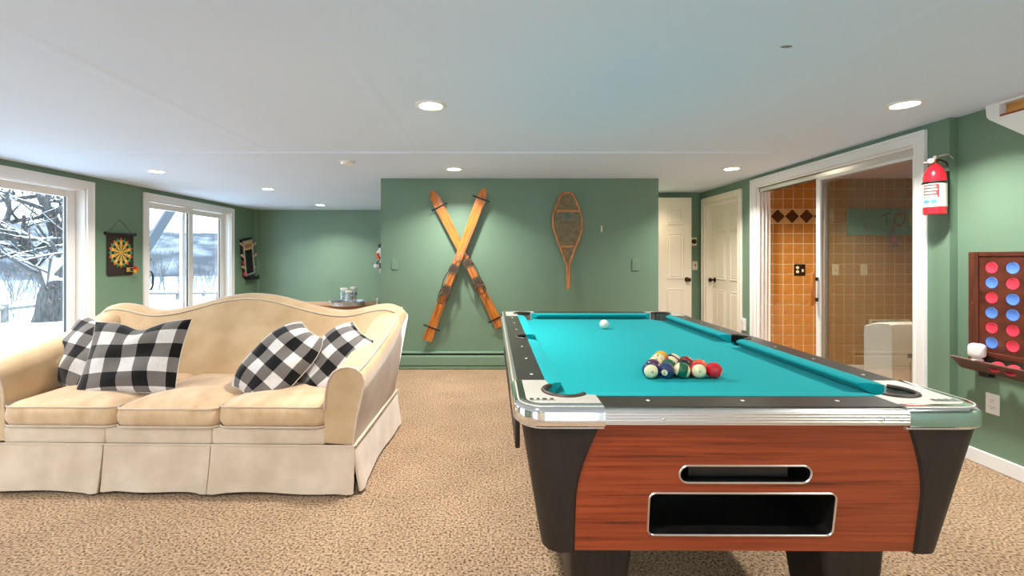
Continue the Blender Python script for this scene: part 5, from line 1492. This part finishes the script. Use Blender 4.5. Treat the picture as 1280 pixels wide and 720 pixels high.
for k in range(3000):
    # rays through the two visible doors
    near = k % 2 == 0
    u = rr.uniform(-60, 130) if near else rr.uniform(150, 310)
    y = rr.uniform(14, 30) if near else rr.uniform(20, 46)
    i = rr.randrange(5); f = rr.uniform(.6, 1.0); rad_t = wid[i]*f*1.02
    xx = X(u, y); zz = groundz(xx, y)
    if any(max(abs(xx-a_), abs(y-b_)) < rad_t+c_ for a_, b_, c_ in placed): continue
    placed.append((xx, y, rad_t))
    o = place('bare_tree', tms[i], None, (xx, y, zz), (0, 0, rr.choice((0, PI/2, PI, 1.5*PI))))
    o.scale = (f, f, f*1.4)
    tag(o, 'thin bare winter tree among the thicket beyond the yard rail', 'tree', 'bare trees beyond the yard')
    if len(placed) >= 120: break
# low log rail along the edge of the yard
lr = thing('log_rail', 'low weathered log rail at the edge of the snowy yard', 'fence', (-11, 11, -.3))
M['log'] = bark('log_bark', C(92, 88, 84), C(124, 120, 114), .35)
pts = []
for k in range(17):
    t = k/16; y = 4+26*t; xx = -13.2+.12*t*26*.2
    pts.append((xx, y))
prev = None
for k in range(16):
    (xa_, ya_), (xb_, yb2) = pts[k], pts[k+1]
    za, zb2 = groundz(xa_, ya_)+.55, groundz(xb_, yb2)+.55
    MB().tube([(xa_+11, ya_-11, za+.3), (xb_+11, yb2-11, zb2+.3)], .07, 8).build('rail', M['log'], lr, 60)
    MB().tube([(xa_+11, ya_-11, za-.5), (xa_+11, ya_-11, za+.42)], .08, 8).build('post', M['log'], lr, 60)
# deck outside the second door: edge boards, brace post
M['deck_wood'] = wood('deck_wood', C(190, 152, 110), C(160, 122, 84), (8, 1, 8), 3, .7)
dk = thing('deck', 'wooden deck edge under snow outside the alcove patio door', 'deck', (WL-TH-.02, 7.0, -.10))
for k in range(9): MB().rbox(-.14*(k+1)+.004, -.14*k, -1.6, 4.0, .0, .035, .004).build('deck_board', M['deck_wood'], dk)
MB().rbox(-1.30, -1.26, -1.6, 4.0, -.2, .06, .004).build('deck_fascia', M['deck_wood'], dk)
MB().rbox(-1.25, -.25, -1.55, 3.9, .036, .075, .03, 3).build('deck_snow', M['snow'], dk)
M['beam'] = mat('grey_post', C(96, 101, 110), .7)
yb3 = 7.6; 
q0 = Vector((X(188, yb3), yb3, Z(303, yb3))); q1 = Vector((X(214, yb3), yb3, Z(262, yb3)))
dv = (q1-q0).normalized()
br = thing('deck_brace', 'grey diagonal brace under the upper deck outside the patio door', 'post', (q0.x, q0.y, q0.z-1.0))
MB().tube([q0-dv*.75-Vector(br.location), q1+dv*.25-Vector(br.location)], .09, 4).build('brace', M['beam'], br)
pz0 = (q0-dv*.75)
MB().rbox(pz0.x-.07-br.location.x, pz0.x+.07-br.location.x, -.07, .07, -br.location.z-.25, 2.6-br.location.z, .004).build('post', M['beam'], br)
MB().rbox(-1.2, 2.2, -.06, .06, (q1+dv*.25).z-br.location.z-.02, (q1+dv*.25).z-br.location.z+.22, .004).build('header_beam', M['beam'], br)
# red handled snow shovel outside
sy2 = 8.6
sv = thing('snow_shovel', 'red topped snow shovel leaning outside the patio door', 'shovel', (X(266, sy2)-.0, sy2, .0))
s0 = Vector((0, 0, .02)); sTop = Vector((X(272, sy2)-X(266, sy2), .05, Z(341, sy2)+.06))
MB().tube(dense([s0, s0+(sTop-s0)*.4+Vector((.03, 0, 0)), s0+(sTop-s0)*.75+Vector((.03, 0, 0)), sTop]), .022, 8).build('shaft', mat('shovel_blue', C(90, 104, 120), .5), sv, 60)
MB().tube([s0+(sTop-s0)*.74+Vector((.03, 0, 0)), sTop], [.045, .05], 10, flat=.6).build('grip', mat('shovel_red', C(196, 52, 50), .5), sv, 60)
MB().loft([[(-.22, -.03, 0), (.22, -.03, 0), (.22, -.02, 0), (-.22, -.02, 0)], [(-.2, .03, .3), (.2, .03, .3), (.2, .04, .3), (-.2, .04, .3)]]).build('blade', mat('shovel_dark', C(60, 66, 74), .5), sv)
# eave beam and string lights outside the first door
ev = thing('string_lights', 'string of clear bulbs hung outside the big tree patio door', 'string lights', (WL-.55, 4.4, 2.0))
xo = WL-.55
pth = [(0, -1.6+.4*k, .18-.02*math.sin(k*1.2)) for k in range(9)]
MB().tube(pth, .005, 5).build('cable', M['black'], ev)
for u, v in ((17, 247), (68, 256)):
    y = Yx(u, xo); zz = Z(v, y)-2.0
    MB().tube([(0, y-4.4, .17), (0, y-4.4, zz+.06)], .004, 5).build('drop', M['black'], ev)
    MB().lathe([(.012, .06), (.014, .03), (.016, .022)], 10, T(0, y-4.4, zz)).build('socket', M['black'], ev)
    MB().sphere((0, y-4.4, zz), .03, 12, 8).build('bulb', M['jar_glass'], ev, 60)
